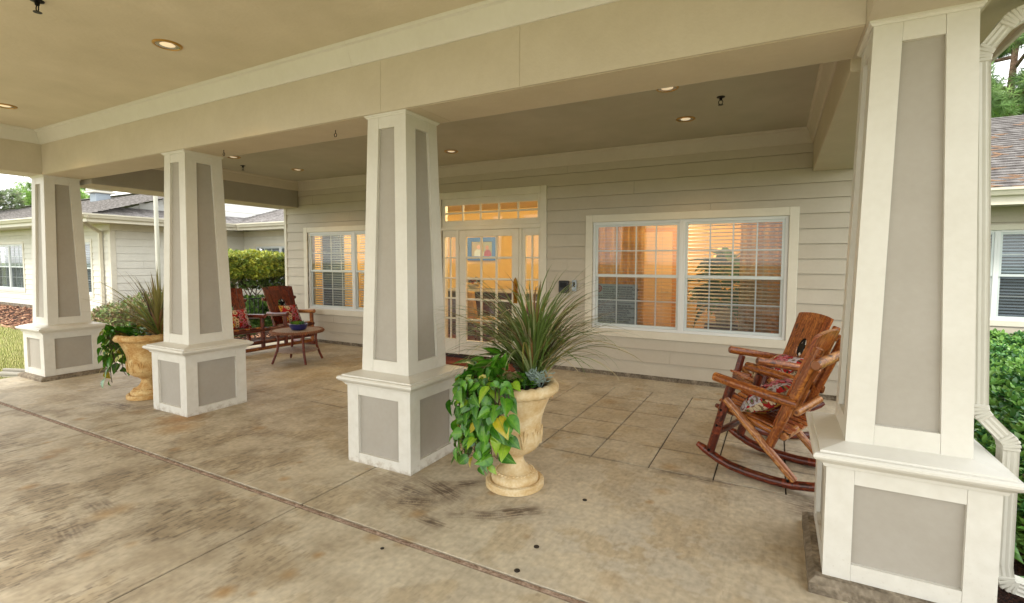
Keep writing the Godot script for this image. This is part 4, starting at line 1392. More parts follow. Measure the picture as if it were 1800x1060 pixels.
func build_facade() -> void:
	var o := thing("main_building", "tan lap-sided building behind the porch with glazed entry door", "building")
	var xf := Transform3D(Basis.IDENTITY, Vector3(0, 0, WZ))
	var rw := [0.335, 2.635, 0.625, 2.04]
	var lw := [-5.225, -2.925, 0.625, 2.04]
	var dr := [-2.15, -0.42, -0.2, 2.48]
	var holes := [rw, lw, dr]
	# sheathing, in bands that the openings cut cleanly
	var sh := MB.new()
	for band in [[-0.2, 0.625], [0.625, 2.04], [2.04, 2.48], [2.48, 3.12]]:
		for p in wall_pieces(-5.84, 3.28, band[0], band[1], holes):
			sh.span(Vector3(p[0], p[2], WZ - 0.15), Vector3(p[1], p[3], WZ - 0.012), 0.0)
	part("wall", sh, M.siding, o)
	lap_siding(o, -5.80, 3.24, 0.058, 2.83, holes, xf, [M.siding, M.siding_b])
	for q in [[-5.865, -5.80], [3.24, 3.305]]:
		var cb := MB.new()
		cb.span(Vector3(q[0], 0.005, WZ - 0.10), Vector3(q[1], 2.83, WZ + 0.024), 0.004)
		part("corner_board", cb, M.trim, o)
	var fd := MB.new()
	fd.span(Vector3(-5.83, -0.2, WZ - 0.08), Vector3(3.27, 0.055, WZ + 0.004), 0.0)
	part("foundation", fd, M.plinth, o)
	hung_window(o, 0.24, 2.73, 0.53, 2.13, xf, 0.095, 2, 4, M.trim, M.glass)
	hung_window(o, -5.32, -2.83, 0.53, 2.13, xf, 0.095, 2, 4, M.trim, M.glass)
	# entry: casing, transom, sidelights, door
	var cs := MB.new()
	cs.span(Vector3(-2.245, 0.0, WZ - 0.02), Vector3(-2.15, 2.575, WZ + 0.028), 0.004)
	cs.span(Vector3(-0.435, 0.0, WZ - 0.02), Vector3(-0.34, 2.575, WZ + 0.028), 0.004)
	cs.span(Vector3(-2.15, 2.47, WZ - 0.02), Vector3(-0.435, 2.575, WZ + 0.028), 0.004)
	var casing := part("entry_casing", cs, M.trim, o)
	var tr := MB.new()
	frame4(tr, -2.15, -0.435, 2.035, 2.47, -2.085, -0.49, 2.135, 2.37, WZ - 0.02, 0.05)
	tr.span(Vector3(-2.15, 1.988, WZ - 0.04), Vector3(-0.435, 2.05, WZ + 0.02), 0.005)
	var tn := part("transom", tr, M.trim, o)
	lites(tn, -2.085, -0.49, 2.135, 2.37, 5, 2, WZ - 0.02, 0.028, M.trim)
	for q in [[-2.15, -1.875, -2.105, -1.90], [-0.735, -0.435, -0.685, -0.475]]:
		var sl := MB.new()
		frame4(sl, q[0], q[1], 0.06, 2.02, q[2], q[3], 0.30, 1.885, WZ - 0.025, 0.045)
		var sd := part("sidelight", sl, M.trim, o)
		lites(sd, q[2], q[3], 0.30, 1.885, 2, 5, WZ - 0.025, 0.024, M.trim)
	for x in [-1.875, -0.735]:
		var jm := MB.new()
		var s := 1.0 if x < -1.0 else -1.0
		jm.span(Vector3(minf(x, x + s * 0.045), 0.06, WZ - 0.05), Vector3(maxf(x, x + s * 0.045), 2.02, WZ + 0.012), 0.004)
		part("jamb", jm, M.trim, o)
	var ds := MB.new()
	frame4(ds, -1.825, -0.785, 0.068, 1.985, -1.70, -0.90, 0.29, 1.885, WZ - 0.015, 0.044)
	var door := part("door", ds, M.trim, o)
	lites(door, -1.70, -0.90, 0.29, 1.885, 3, 5, WZ - 0.015, 0.032, M.trim)
	for y in [0.32, 1.03, 1.72]:
		var hg := MB.new()
		hg.tube([Vector3(-1.828, y - 0.05, WZ + 0.016), Vector3(-1.828, y + 0.05, WZ + 0.016)], [0.011, 0.011], 8)
		part("hinge", hg, M.trim, door)
	var hd := MB.new()   # long brass pull with a pointed plate
	var px := -0.835
	hd.prism(PackedVector2Array([Vector2(-0.032, 0.90), Vector2(0.032, 0.90), Vector2(0.036, 1.21), Vector2(0.022, 1.25), Vector2(0, 1.28), Vector2(-0.022, 1.25), Vector2(-0.036, 1.21)]), 0.0, 0.008, Transform3D(Basis.IDENTITY, Vector3(px, 0, WZ + 0.008)))
	hd.tube([Vector3(px, 1.19, WZ + 0.016), Vector3(px, 1.17, WZ + 0.05), Vector3(px, 1.06, WZ + 0.062), Vector3(px, 1.0, WZ + 0.05), Vector3(px, 0.985, WZ + 0.016)], [0.008, 0.011, 0.013, 0.011, 0.008], 8)
	hd.ball(Vector3(px, 0.95, WZ + 0.026), Vector3(0.02, 0.028, 0.014), 6)
	part("handle", hd, M.brass, door)
	var th := MB.new()
	th.span(Vector3(-2.15, -0.02, WZ - 0.12), Vector3(-0.435, 0.055, WZ + 0.04), 0.006)
	part("threshold", th, M.mat_wood, o)
	# other walls, floor and ceiling of the lobby
	var wl := MB.new()
	wl.span(Vector3(-5.84, -0.2, -9.0), Vector3(-5.70, 3.12, WZ - 0.15), 0.0)
	wl.span(Vector3(3.14, -0.2, -9.0), Vector3(3.28, 3.12, WZ - 0.15), 0.0)
	wl.span(Vector3(-5.70, -0.2, -9.0), Vector3(3.14, 3.12, -8.86), 0.0)
	part("outer_wall", wl, M.siding, o)
	var iw := MB.new()
	iw.span(Vector3(-5.69, 0.0, -7.10), Vector3(3.13, 2.72, -7.0), 0.0)
	iw.span(Vector3(-0.25, 0.0, -6.99), Vector3(-0.15, 2.72, -3.95), 0.0)
	part("inner_wall", iw, M.interior_wall, o)
	for sx in [-5.69, 3.12]:
		var iw2 := MB.new()
		iw2.span(Vector3(sx, 0.0, -7.0), Vector3(sx + 0.01, 2.72, WZ - 0.16), 0.0)
		part("inner_wall", iw2, M.interior_wall, o)
	var fl := MB.new()
	fl.span(Vector3(-5.69, -0.12, -7.0), Vector3(3.12, 0.002, WZ - 0.13), 0.0)
	part("lobby_floor", fl, M.interior_floor, o)
	var ce := MB.new()
	ce.span(Vector3(-5.70, 2.72, -8.86), Vector3(3.14, 2.80, WZ - 0.15), 0.0)
	part("lobby_ceiling", ce, M.interior_ceiling, o)

func crown(parent: Node, a: Vector3, b: Vector3, out: Vector3, h: float, d: float, m: Material, ma := 0.0, mb := 0.0) -> void:
	# sloped crown board from the wall at y-h to the ceiling at y; ends mitred
	var s := MB.new()
	var pf := [Vector2(0, -h), Vector2(0.012, -h), Vector2(0.020, -h + 0.012), Vector2(d - 0.022, -0.028), Vector2(d - 0.006, -0.020), Vector2(d, -0.004), Vector2(d, 0.01), Vector2(0, 0.01)]
	var dir := (b - a).normalized()
	for i in pf.size():
		var p: Vector2 = pf[i]
		var q: Vector2 = pf[(i + 1) % pf.size()]
		var e := (q - p).normalized()
		s.quad(a + out * p.x + Vector3.UP * p.y + dir * p.x * ma, b + out * p.x + Vector3.UP * p.y - dir * p.x * mb, b + out * q.x + Vector3.UP * q.y - dir * q.x * mb, a + out * q.x + Vector3.UP * q.y + dir * q.x * ma, out * e.y - Vector3.UP * e.x, Vector2(0, 0), Vector2(0, 1), Vector2(0.1, 1), Vector2(0.1, 0))
	part("crown_moulding", s, m, parent)

func build_canopy() -> void:
	var o := thing("porch_canopy", "cream beams, ceilings and crown mouldings of the porch and drive-through canopy", "canopy")
	var by := 2.57
	# core of the front beam with its cladding boards
	var core := MB.new()
	core.span(Vector3(-5.62, by + 0.012, -0.195), Vector3(2.86, 3.12, 0.195), 0.0)
	part("beam_core", core, M.beam, o)
	for xs in [[-5.60, -3.68], [-3.68, -0.02], [-0.02, 1.105], [1.105, 2.85]]:
		var b := MB.new()
		b.span(Vector3(xs[0] + 0.0006, by, 0.1955), Vector3(xs[1] - 0.0006, 3.05, 0.213), 0.0015)
		part("fascia_board", b, M.beam, o)
		var b3 := MB.new()
		b3.span(Vector3(xs[0] + 0.0012, by, -0.213), Vector3(xs[1] - 0.0012, 2.97, -0.1955), 0.0015)
		part("fascia_board", b3, M.beam, o)
	for xs in [[-5.60, -4.3], [-4.3, -2.2], [-2.2, 0.3], [0.3, 2.85]]:
		var b := MB.new()
		b.span(Vector3(xs[0] + 0.001, by - 0.003, -0.195), Vector3(xs[1] - 0.001, by + 0.0115, 0.195), 0.0015)
		part("beam_soffit", b, M.soffit, o)
	# end beams that run from the facade out over the driveway
	for s in [[-6.02, -5.60, -5.45], [2.85, 3.27, 2.84]]:
		var b := MB.new()
		b.span(Vector3(s[0], by - 0.001, -0.22), Vector3(s[1], 3.12, 3.95), 0.003)
		part("drive_end_beam", b, M.beam, o)
		var c := MB.new()
		var xa: float = minf(s[0], s[2])
		var xb: float = maxf(s[1], s[2])
		if s[0] > 0:
			xa = 2.84
			xb = 3.265
		c.span(Vector3(xa, 2.51, WZ + 0.025), Vector3(xb, 3.12, -0.221), 0.003)
		part("porch_end_beam", c, M.panel if s[0] < 0 else M.soffit, o)
		var e := MB.new()
		e.span(Vector3(xa + 0.004, 2.503, WZ + 0.026), Vector3(xb - 0.004, 2.5095, -0.222), 0.0)
		part("end_beam_soffit", e, M.soffit, o)
	# ceilings
	var pc := MB.new()
	pc.span(Vector3(-5.45, CEIL, WZ + 0.0), Vector3(2.84, CEIL + 0.06, -0.214), 0.0)
	part("porch_ceiling", pc, M.porch_ceiling, o)
	var dc := MB.new()
	dc.span(Vector3(-5.60, DRIVE_CEIL, 0.214), Vector3(2.85, DRIVE_CEIL + 0.05, 3.95), 0.0)
	part("drive_ceiling", dc, M.ceiling, o)
	var rf := MB.new()
	rf.span(Vector3(-6.45, 3.15, -9.4), Vector3(3.65, 3.28, 4.22), 0.0)
	part("roof_deck", rf, M.shingle, o)
	# crowns
	crown(o, Vector3(-5.45, CEIL, WZ + 0.003), Vector3(2.84, CEIL, WZ + 0.003), Vector3.BACK, 0.165, 0.075, M.siding, 1.0, 1.0)
	crown(o, Vector3(-5.45, CEIL, -0.213), Vector3(2.84, CEIL, -0.213), Vector3.FORWARD, 0.165, 0.075, M.beam, 1.0, 1.0)
	crown(o, Vector3(-5.45, CEIL, WZ), Vector3(-5.45, CEIL, -0.213), Vector3.RIGHT, 0.165, 0.075, M.beam, 1.0, 1.0)
	crown(o, Vector3(2.84, CEIL, WZ), Vector3(2.84, CEIL, -0.213), Vector3.LEFT, 0.165, 0.075, M.beam, 1.0, 1.0)
	var xs2 := [-5.60, -3.41, -0.28, 2.85]
	for i in 3:
		crown(o, Vector3(xs2[i] + 0.0008, DRIVE_CEIL, 0.213), Vector3(xs2[i + 1] - 0.0008, DRIVE_CEIL, 0.213), Vector3.BACK, 0.155, 0.085, M.cream if i < 3 else M.beam, 1.0 if i == 0 else 0.0, 1.0 if i == 2 else 0.0)
	crown(o, Vector3(-5.60, DRIVE_CEIL, 0.213), Vector3(-5.60, DRIVE_CEIL, 3.95), Vector3.RIGHT, 0.155, 0.085, M.cream, 1.0, 0.0)
	crown(o, Vector3(2.85, DRIVE_CEIL, 0.213), Vector3(2.85, DRIVE_CEIL, 3.95), Vector3.LEFT, 0.155, 0.085, M.cream, 1.0, 0.0)
	# overhanging eaves on both sides
	for s in [[3.272, 3.545], [-6.40, -6.022]]:
		var b := MB.new()
		b.span(Vector3(s[0], 2.655, -6.8), Vector3(s[1], 2.675, 4.2), 0.0)
		part("eave_soffit", b, M.soffit, o)
		var f := MB.new()
		var fx: float = 3.545 if s[0] > 0 else -6.42
		f.span(Vector3(fx, 2.630, -6.8), Vector3(fx + 0.02, 3.14, 4.2), 0.003)
		part("eave_fascia", f, M.cream, o)
	gutter_run("gutter", Vector3(3.566, 2.72, -6.8), Vector3(3.566, 2.72, 4.2), Vector3.RIGHT, o, M.white_metal)

func can_light(label: String, x: float, y: float, z: float, r: float) -> void:
	var o := thing("recessed_light", label, "ceiling light", Vector3(x, y, z), 0, "recessed ceiling lights")
	var rg := MB.new()
	rg.lathe([Vector2(r, 0.0), Vector2(r, -0.004), Vector2(r * 0.93, -0.010), Vector2(r * 0.84, -0.011), Vector2(r * 0.80, -0.006), Vector2(r * 0.80, 0.0)], 32)
	part("trim_ring", rg, M.brass_ring, o)
	var rf := MB.new()
	rf.lathe([Vector2(r * 0.80, -0.006), Vector2(r * 0.66, -0.0035), Vector2(r * 0.50, -0.002)], 32)
	part("reflector", rf, M.chrome, o)
	var lb := MB.new()
	lb.lathe([Vector2(r * 0.52, -0.002), Vector2(r * 0.40, -0.006), Vector2(0, -0.008)], 24)
	part("lamp", lb, M.can_glow, o)
	var sp := SpotLight3D.new()
	sp.name = "lamp_beam"
	sp.light_color = Color(1.0, 0.78, 0.48)
	sp.light_energy = 0.14
	sp.light_size = 0.05
	sp.spot_angle = 62
	sp.spot_angle_attenuation = 0.6
	sp.spot_range = 8
	sp.spot_attenuation = 2
	sp.shadow_enabled = true
	o.add_child(sp)
	sp.position = Vector3(0, -0.07, 0)
	sp.rotation_degrees.x = -90

func sprinkler(label: String, x: float, y: float, z: float) -> void:
	var o := thing("fire_sprinkler", label, "sprinkler", Vector3(x, y, z), 0, "ceiling fire sprinklers")
	var b := MB.new()
	b.lathe([Vector2(0.036, 0), Vector2(0.034, -0.006), Vector2(0.014, -0.012), Vector2(0.011, -0.03), Vector2(0.008, -0.03)], 16)
	part("escutcheon", b, M.bolt, o)
	var f := MB.new()
	f.tube([Vector3(0.009, -0.028, 0), Vector3(0.018, -0.042, 0), Vector3(0.015, -0.06, 0), Vector3(0, -0.068, 0)], [0.0035, 0.0035, 0.0035, 0.0035], 6)
	f.tube([Vector3(-0.009, -0.028, 0), Vector3(-0.018, -0.042, 0), Vector3(-0.015, -0.06, 0), Vector3(0, -0.068, 0)], [0.0035, 0.0035, 0.0035, 0.0035], 6)
	part("yoke", f, M.bolt, o)
	var d := MB.new()
	d.lathe([Vector2(0.0, -0.072), Vector2(0.022, -0.072), Vector2(0.022, -0.069), Vector2(0.0, -0.066)], 12)
	part("deflector", d, M.bolt, o)

func text(called: String, s: String, h: float, at: Vector3, m: Material, parent: Node, center := false, bold := 600) -> void:
	var t := TextMesh.new()
	var f := SystemFont.new()
	f.font_names = PackedStringArray(["Droid Sans"])
	f.font_weight = bold
	t.font = f
	t.font_size = 48
	t.pixel_size = h / 36.0
	t.depth = 0.001
	t.text = s
	t.horizontal_alignment = HORIZONTAL_ALIGNMENT_CENTER if center else HORIZONTAL_ALIGNMENT_LEFT
	part(called, t, m, parent, at)

func build_interior() -> void:
	# window notice
	var sg := thing("window_notice", "grey no-weapons notice with black lettering in the window corner", "sign", Vector3(0.635, 0.665, WZ - 0.075))
	var bd := MB.new()
	bd.box(Vector3(0, 0.275, 0), Vector3(0.585, 0.55, 0.005), 0.001)
	part("board", bd, M.sign_grey, sg)
	var lines := ["PURSUANT TO SECTION 30.06,", "PENAL CODE (TRESPASS BY LICENSE", "HOLDER WITH A CONCEALED", "HANDGUN), A PERSON LICENSED", "UNDER SUBCHAPTER H, CHAPTER 411,", "GOVERNMENT CODE (HANDGUN LICENSING"]
	for k in lines.size():
		text("lettering", lines[k], 0.0215, Vector3(-0.175 if k < 4 else -0.28, 0.51 - k * 0.030, 0.0035), M.black_print, sg)
	text("lettering", "LAW), MAY NOT ENTER", 0.0215, Vector3(-0.28, 0.322, 0.0035), M.black_print, sg)
	var rule := MB.new()
	rule.box(Vector3(0, 0.300, 0.003), Vector3(0.57, 0.006, 0.001), 0.0)
	part("rule", rule, M.black_print, sg)
	var sp := ["CONFORME A LA SECCION 30.06 DEL", "CODIGO PENAL (TRASPASAR PORTANDO", "ARMAS DE FUEGO CON LICENCIA)", "PERSONAS CON LICENCIA BAJO DEL", "SUB-CAPITULO H, CAPITULO 411,", "CODIGO DE GOBIERNO (LEY DE PORTAR", "ARMAS), NO DEBEN ENTRAR A ESTA", "PROPIEDAD PORTANDO UN ARMA"]
	for k in sp.size():
		text("lettering", sp[k], 0.0215, Vector3(-0.28, 0.262 - k * 0.030, 0.0035), M.black_print, sg)
	var rd := MB.new()
	var ring: Array = []
	var rr: Array = []
	for k in 25:
		ring.append(Vector3(-0.235 + cos(TAU * k / 24) * 0.042, 0.485 + sin(TAU * k / 24) * 0.042, 0.003)); rr.append(0.006)
	rd.tube(ring, rr, 5, false)
	rd.box(Vector3(-0.235, 0.485, 0.003), Vector3(0.082, 0.010, 0.002), 0.0, Basis(Vector3.BACK, -0.75))
	part("ban_ring", rd, M.red_print, sg)
	var dk := MB.new()
	dk.lathe([Vector2(0.041, 0), Vector2(0.041, 0.001), Vector2(0, 0.001)], 24)
	var disc := part("ban_disc", dk, M.pink_print, sg, Vector3(-0.235, 0.485, 0.0026))
	disc.rotation.x = PI / 2
	# blinds and curtains
	blind("slatted blind in the left half of the wide right window", "", 0.38, 1.44, 0.66, 2.0, WZ - 0.12, M.slat, 0.10)
	blind("slatted blind in the right half of the window behind the rocking chairs", "", 1.53, 2.60, 0.66, 2.0, WZ - 0.12, M.slat, 0.42)
	blind("slatted blind in the left half of the window behind the log bench", "", -5.18, -4.12, 0.66, 2.0, WZ - 0.12, M.blind_white, 0.40)
	blind("slatted blind in the window half partly hidden by the middle column", "", -4.03, -2.97, 0.66, 2.0, WZ - 0.12, M.blind_white, 0.3)
	curtain("tan curtain at the left end of the wide window, behind the notice", "", 0.30, 0.95, 0.05, 2.35, WZ - 0.32, M.curtain)
	curtain("tan curtain at the right end of the wide window, behind the rocking chairs", "", 2.12, 2.75, 0.05, 2.35, WZ - 0.32, M.curtain)
	curtain("grey curtain at the left end of the window behind the bench", "", -5.2, -4.62, 0.05, 2.35, WZ - 0.32, M.curtain_grey)
	# pale door on the room's back wall
	var dr := thing("inner_door", "pale wooden inner door with lever handle seen through the wide window", "door", Vector3(0.0, 0, -5.75))
	var b := MB.new()
	b.span(Vector3(-0.13, 0, -0.05), Vector3(1.02, 2.10, 0.0), 0.004)
	part("door_frame", b, M.door_frame, dr)
	b = MB.new()
	b.span(Vector3(-0.05, 0.01, 0.001), Vector3(0.94, 2.03, 0.03), 0.004)
	part("door_leaf", b, M.door_wood, dr)
	b = MB.new()
	b.tube([Vector3(0.88, 1.0, 0.03), Vector3(0.88, 1.0, 0.08), Vector3(0.77, 1.0, 0.08)], [0.012, 0.011, 0.010], 8)
	part("handle", b, M.chrome, dr)
	var rw := thing("room_partition", "warm yellow partition wall around the inner door in the lit room", "wall", Vector3(0, 0, -5.85))
	b = MB.new()
	b.span(Vector3(-0.14, 0.003, -0.06), Vector3(3.11, 2.715, 0.04), 0.0)
	part("wall_panel", b, M.interior_wall, rw)
	b = MB.new()
	b.span(Vector3(-0.14, 2.16, 0.041), Vector3(3.10, 2.22, 0.07), 0.004)
	part("dark_rail", b, M.mat_wood, rw)
	# leafy plant on a pedestal in the right half
	var pl := thing("house_plant", "large-leaved house plant on a brown pedestal behind the window", "plant", Vector3(1.95, 0, WZ - 0.62))
	b = MB.new()
	b.span(Vector3(-0.24, 0.003, -0.2), Vector3(0.24, 0.72, 0.2), 0.01)
	part("pedestal", b, M.interior_floor, pl)
	b = MB.new()
	b.lathe([Vector2(0.11, 0.721), Vector2(0.16, 0.92), Vector2(0.17, 0.93), Vector2(0.15, 0.93), Vector2(0.13, 0.90), Vector2(0, 0.90)], 24)
	part("pot", b, M.urn, pl)
	rng.seed = 91
	for k in 64:
		var a := R(0, TAU)
		var h := R(0.0, 0.66)
		var d := Vector3(cos(a), R(-0.1, 0.8), sin(a) * 0.45)
		var p := Vector3(cos(a) * R(0.02, 0.22), 0.92 + h, sin(a) * R(0.02, 0.10))
		put_leaf(pl, p, d + Vector3.DOWN * R(0.0, 0.9), Vector3.UP + Vector3(cos(a), 0, sin(a)) * 0.4, R(0.24, 0.44), M.leaf_dark if k % 3 else M.leaf_mid)
	var lm := thing("floor_lamp", "cone-shaded floor lamp glowing behind the house plant", "lamp", Vector3(1.86, 0, WZ - 1.45))
	b = MB.new()
	b.lathe([Vector2(0.14, 0.003), Vector2(0.14, 0.02), Vector2(0.015, 0.03), Vector2(0.012, 1.55), Vector2(0, 1.55)], 20)
	part("stand", b, M.bolt, lm)
	b = MB.new()
	b.lathe([Vector2(0.24, 1.42), Vector2(0.10, 1.74)], 28)
	part("lamp_shade", b, M.shade_glow, lm)
	b = MB.new()
	b.ball(Vector3(0, 1.58, 0), Vector3.ONE * 0.035, 8)
	part("bulb", b, M.glow, lm)
	var om := OmniLight3D.new()
	om.name = "bulb_light"
	om.light_color = Color(1.0, 0.72, 0.40)
	om.light_energy = 0.12
	om.light_size = 0.03
	om.omni_range = 9
	om.omni_attenuation = 2
	om.shadow_enabled = true
	lm.add_child(om)
	om.position = Vector3(0, 1.58, 0)
	# reception desk, chair and picture seen through the entry door
	var dk2 := thing("reception_desk", "brown reception desk with pale top seen through the entry door", "desk", Vector3(-2.6, 0, -5.7))
	b = MB.new()
	b.span(Vector3(-1.0, 0.003, -0.3), Vector3(1.15, 0.90, 0.3), 0.01)
	part("desk_body", b, M.desk, dk2)
	b = MB.new()
	b.span(Vector3(-1.06, 0.901, -0.36), Vector3(1.21, 0.945, 0.36), 0.008)
	part("desk_top", b, M.stone, dk2)
	var fr := thing("framed_picture", "picture in a bright blue frame on the yellow lobby wall", "picture", Vector3(-3.64, 1.57, -6.95))
	b = MB.new()
	frame4(b, -0.41, 0.41, -0.03, 0.51, -0.29, 0.29, 0.07, 0.41, 0.0, 0.05)
	part("frame", b, M.blue_frame, fr)
	b = MB.new()
	b.quad(Vector3(-0.33, 0.04, -0.01), Vector3(0.33, 0.04, -0.01), Vector3(0.33, 0.44, -0.01), Vector3(-0.33, 0.44, -0.01), Vector3.BACK, Vector2(0, 1), Vector2(1, 1), Vector2(1, 0), Vector2(0, 0))
	part("print", b, M.print, fr)
	var ch := thing("lobby_armchair", "brown wooden armchair in the lobby in front of the desk", "chair", Vector3(-2.35, 0, -4.85), 2.6)
	b = MB.new()
	b.box(Vector3(0, 0.42, 0), Vector3(0.5, 0.09, 0.5), 0.03)
	part("seat", b, M.curtain, ch)
	b = MB.new()
	b.box(Vector3(0, 0.72, -0.24), Vector3(0.48, 0.50, 0.07), 0.03, Basis(Vector3.RIGHT, -0.15))
	part("backrest", b, M.curtain, ch)
	for sx in [-0.22, 0.22]:
		for sz in [-0.22, 0.22]:
			b = MB.new()
			b.tube([Vector3(sx, 0.0, sz), Vector3(sx, 0.40, sz)], [0.018, 0.024], 8)
			part("leg", b, M.interior_floor, ch)
	var vs := thing("flower_bowl", "bowl of dark and white flowers on the reception desk", "flowers", Vector3(-3.0, 0.946, -5.6))
	b = MB.new()
	b.lathe([Vector2(0.06, 0), Vector2(0.13, 0.08), Vector2(0.12, 0.09), Vector2(0, 0.085)], 20)
	part("bowl", b, M.stone, vs)
	var fl: Array = []
	var cl := PackedColorArray()
	for k in 60:
		fl.append(Transform3D(Basis(Vector3.UP, R(0, TAU)).scaled(Vector3.ONE * R(0.7, 1.2)), Vector3(R(-0.16, 0.16), R(0.08, 0.2), R(-0.1, 0.1))))
		cl.append([lin(0.5, 0.5, 0.5), lin(0.03, 0.03, 0.06), lin(0.4, 0.06, 0.04)][k % 3])
	scatter("petals", sprig_mesh(6, 0.05, 0.2, 0.7), M.foliage, fl, vs, cl)
	for p in [[-4.2, "round glowing ceiling lamp over the lobby's left end"], [-1.5, "round glowing ceiling lamp over the lobby behind the door"], [1.3, "round glowing ceiling lamp in the room behind the wide window"]]:
		var z := -4.35 if p[0] < 1.0 else -4.5
		var o := thing("ceiling_lamp", p[1], "ceiling lamp", Vector3(p[0], 2.72, z), 0, "lobby ceiling lamps")
		b = MB.new()
		b.lathe([Vector2(0.07, 0), Vector2(0.07, -0.03), Vector2(0.05, -0.04), Vector2(0.0, -0.04)], 20)
		part("canopy", b, M.brass, o)
		b = MB.new()
		b.ball(Vector3(0, -0.085, 0), Vector3(0.16, 0.065, 0.16), 10)
		part("bulb_globe", b, M.glow, o)
		om = OmniLight3D.new()
		om.name = "globe_light"
		om.light_color = Color(1.0, 0.89, 0.68)
		om.light_energy = 0.95 if p[0] < 1.0 else 0.52
		om.light_size = 0.08
		om.omni_range = 9
		om.omni_attenuation = 2
		om.shadow_enabled = true
		o.add_child(om)
		om.position = Vector3(0, -0.09, 0)

func foliage_box(parent: Node, called: String, c: Vector3, sz: Vector3, count: int, shape: Mesh, m: Material, cols: Array, shell := 0.6, smin := 0.7, smax := 1.3) -> void:
	# leaf sprigs through a rounded box, denser towards its surface, lumpy
	var f := FastNoiseLite.new()
	f.seed = int(c.x * 100.0)
	f.frequency = 1.1
	var pl: Array = []
	var cl := PackedColorArray()
	for k in count:
		var d := Vector3(R(-1, 1), R(-1, 1), R(-1, 1))
		var mx := maxf(absf(d.x), maxf(absf(d.y), absf(d.z)))
		var p := d
		if R(0, 1) < shell:
			p = d / mx * R(0.86, 1.0)
		var l := pow(pow(absf(p.x), 5.0) + pow(absf(p.y), 5.0) + pow(absf(p.z), 5.0), 0.2)
		if l > 1.0:
			p /= l
		var wp := c + p * sz / 2.0
		var nz := f.get_noise_3d(wp.x, wp.y, wp.z)
		wp += p * nz * 0.12
		var out := (p * Vector3(1, 1.2, 1) + Vector3(R(-0.6, 0.6), R(-0.2, 0.9), R(-0.6, 0.6))).normalized()
		var x := out.cross(Vector3(0.3, 0.2, 0.9)).normalized()
		pl.append(Transform3D(Basis(x, out, x.cross(out)) * Basis(Vector3.UP, R(0, TAU)) * Basis.from_scale(Vector3.ONE * R(smin, smax)), wp))
		var cc: Color = cols[rng.randi() % cols.size()]
		cl.append(tint(cc, R(0.75, 1.25) * (1.0 + 0.5 * nz)))
	scatter(called, shape, m, pl, parent, cl)

func foliage_ball(parent: Node, called: String, centers: Array, count: int, shape: Mesh, m: Material, cols: Array, fill := 0.5) -> void:
	# centers: Vector4(x, y, z, radius)
	var pl: Array = []
	var cl := PackedColorArray()
	for k in count:
		var q: Vector4 = centers[rng.randi() % centers.size()]
		var d := Vector3(R(-1, 1), R(-1, 1), R(-1, 1)).normalized()
		var r := q.w * (R(0.8, 1.05) if R(0, 1) > fill else pow(R(0, 1), 0.4))
		var p := Vector3(q.x, q.y, q.z) + d * r * Vector3(1, 0.8, 1)
		var out := (d + Vector3(R(-0.7, 0.7), R(-0.3, 0.8), R(-0.7, 0.7))).normalized()
		var x := out.cross(Vector3(0.3, 0.2, 0.9)).normalized()
		pl.append(Transform3D(Basis(x, out, x.cross(out)) * Basis(Vector3.UP, R(0, TAU)) * Basis.from_scale(Vector3.ONE * R(0.7, 1.3)), p))
		var cc: Color = cols[rng.randi() % cols.size()]
		cl.append(tint(cc, R(0.7, 1.3)))
	scatter(called, shape, m, pl, parent, cl)

func pine(label: String, at: Vector3, h: float, spread: float, low: float, count: int, sd: int, cols: Array) -> void:
	rng.seed = sd
	var o := thing("pine_tree", label, "tree", at, 0, "trees behind the roofs")
	var t := MB.new()
	var pts: Array = []
	var rad: Array = []
	for k in 9:
		pts.append(Vector3(sin(k * 1.3) * 0.12, h * k / 8.0, cos(k * 1.7) * 0.1)); rad.append(lerpf(0.15, 0.035, k / 8.0) * h / 14.0)
	t.tube(pts, rad, 10)
	part("trunk", t, M.bark, o)
	var cl: Array = []
	var br := MB.new()
	for k in 26:
		var y := lerpf(low, h, k / 25.0)
		var a := k * 2.4 + R(-0.4, 0.4)
		var l := spread * (1.0 - 0.75 * float(k) / 25.0) * R(0.6, 1.1)
		var e := Vector3(cos(a) * l, y + l * R(-0.05, 0.35), sin(a) * l)
		br.tube([Vector3(0, y, 0), Vector3(0, y, 0).lerp(e, 0.5) + Vector3(0, 0.1, 0), e], [0.07, 0.045, 0.015], 6)
		for q in 5:
			var p := Vector3(0, y, 0).lerp(e, 0.35 + 0.165 * q)
			cl.append(Vector4(p.x + R(-0.3, 0.3), p.y + R(-0.1, 0.35), p.z + R(-0.3, 0.3), R(0.3, 0.65)))
	part("limbs", br, M.bark, o)
	foliage_ball(o, "crown", cl, count, needle_mesh(16, 0.30), M.foliage, cols, 0.6)

func wing_window(parent: Node, x0: float, x1: float, y0: float, y1: float, xf: Transform3D) -> void:
	hung_window(parent, x0, x1, y0, y1, xf, 0.09, 2, 3, M.trim, M.glass_far)
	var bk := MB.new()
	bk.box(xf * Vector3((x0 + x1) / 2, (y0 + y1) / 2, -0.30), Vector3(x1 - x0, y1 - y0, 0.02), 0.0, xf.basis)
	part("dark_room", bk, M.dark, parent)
	var bl := MB.new()
	var n := int((y1 - y0 - 0.2) / 0.05)
	for k in n:
		bl.box(xf * Vector3((x0 + x1) / 2, y0 + 0.12 + k * 0.05, -0.13), Vector3(x1 - x0 - 0.25, 0.003, 0.042), 0.0, xf.basis * Basis(Vector3.RIGHT, 0.75))
	part("blind_slats", bl, M.blind_white, parent).set_meta("kind", "stuff")

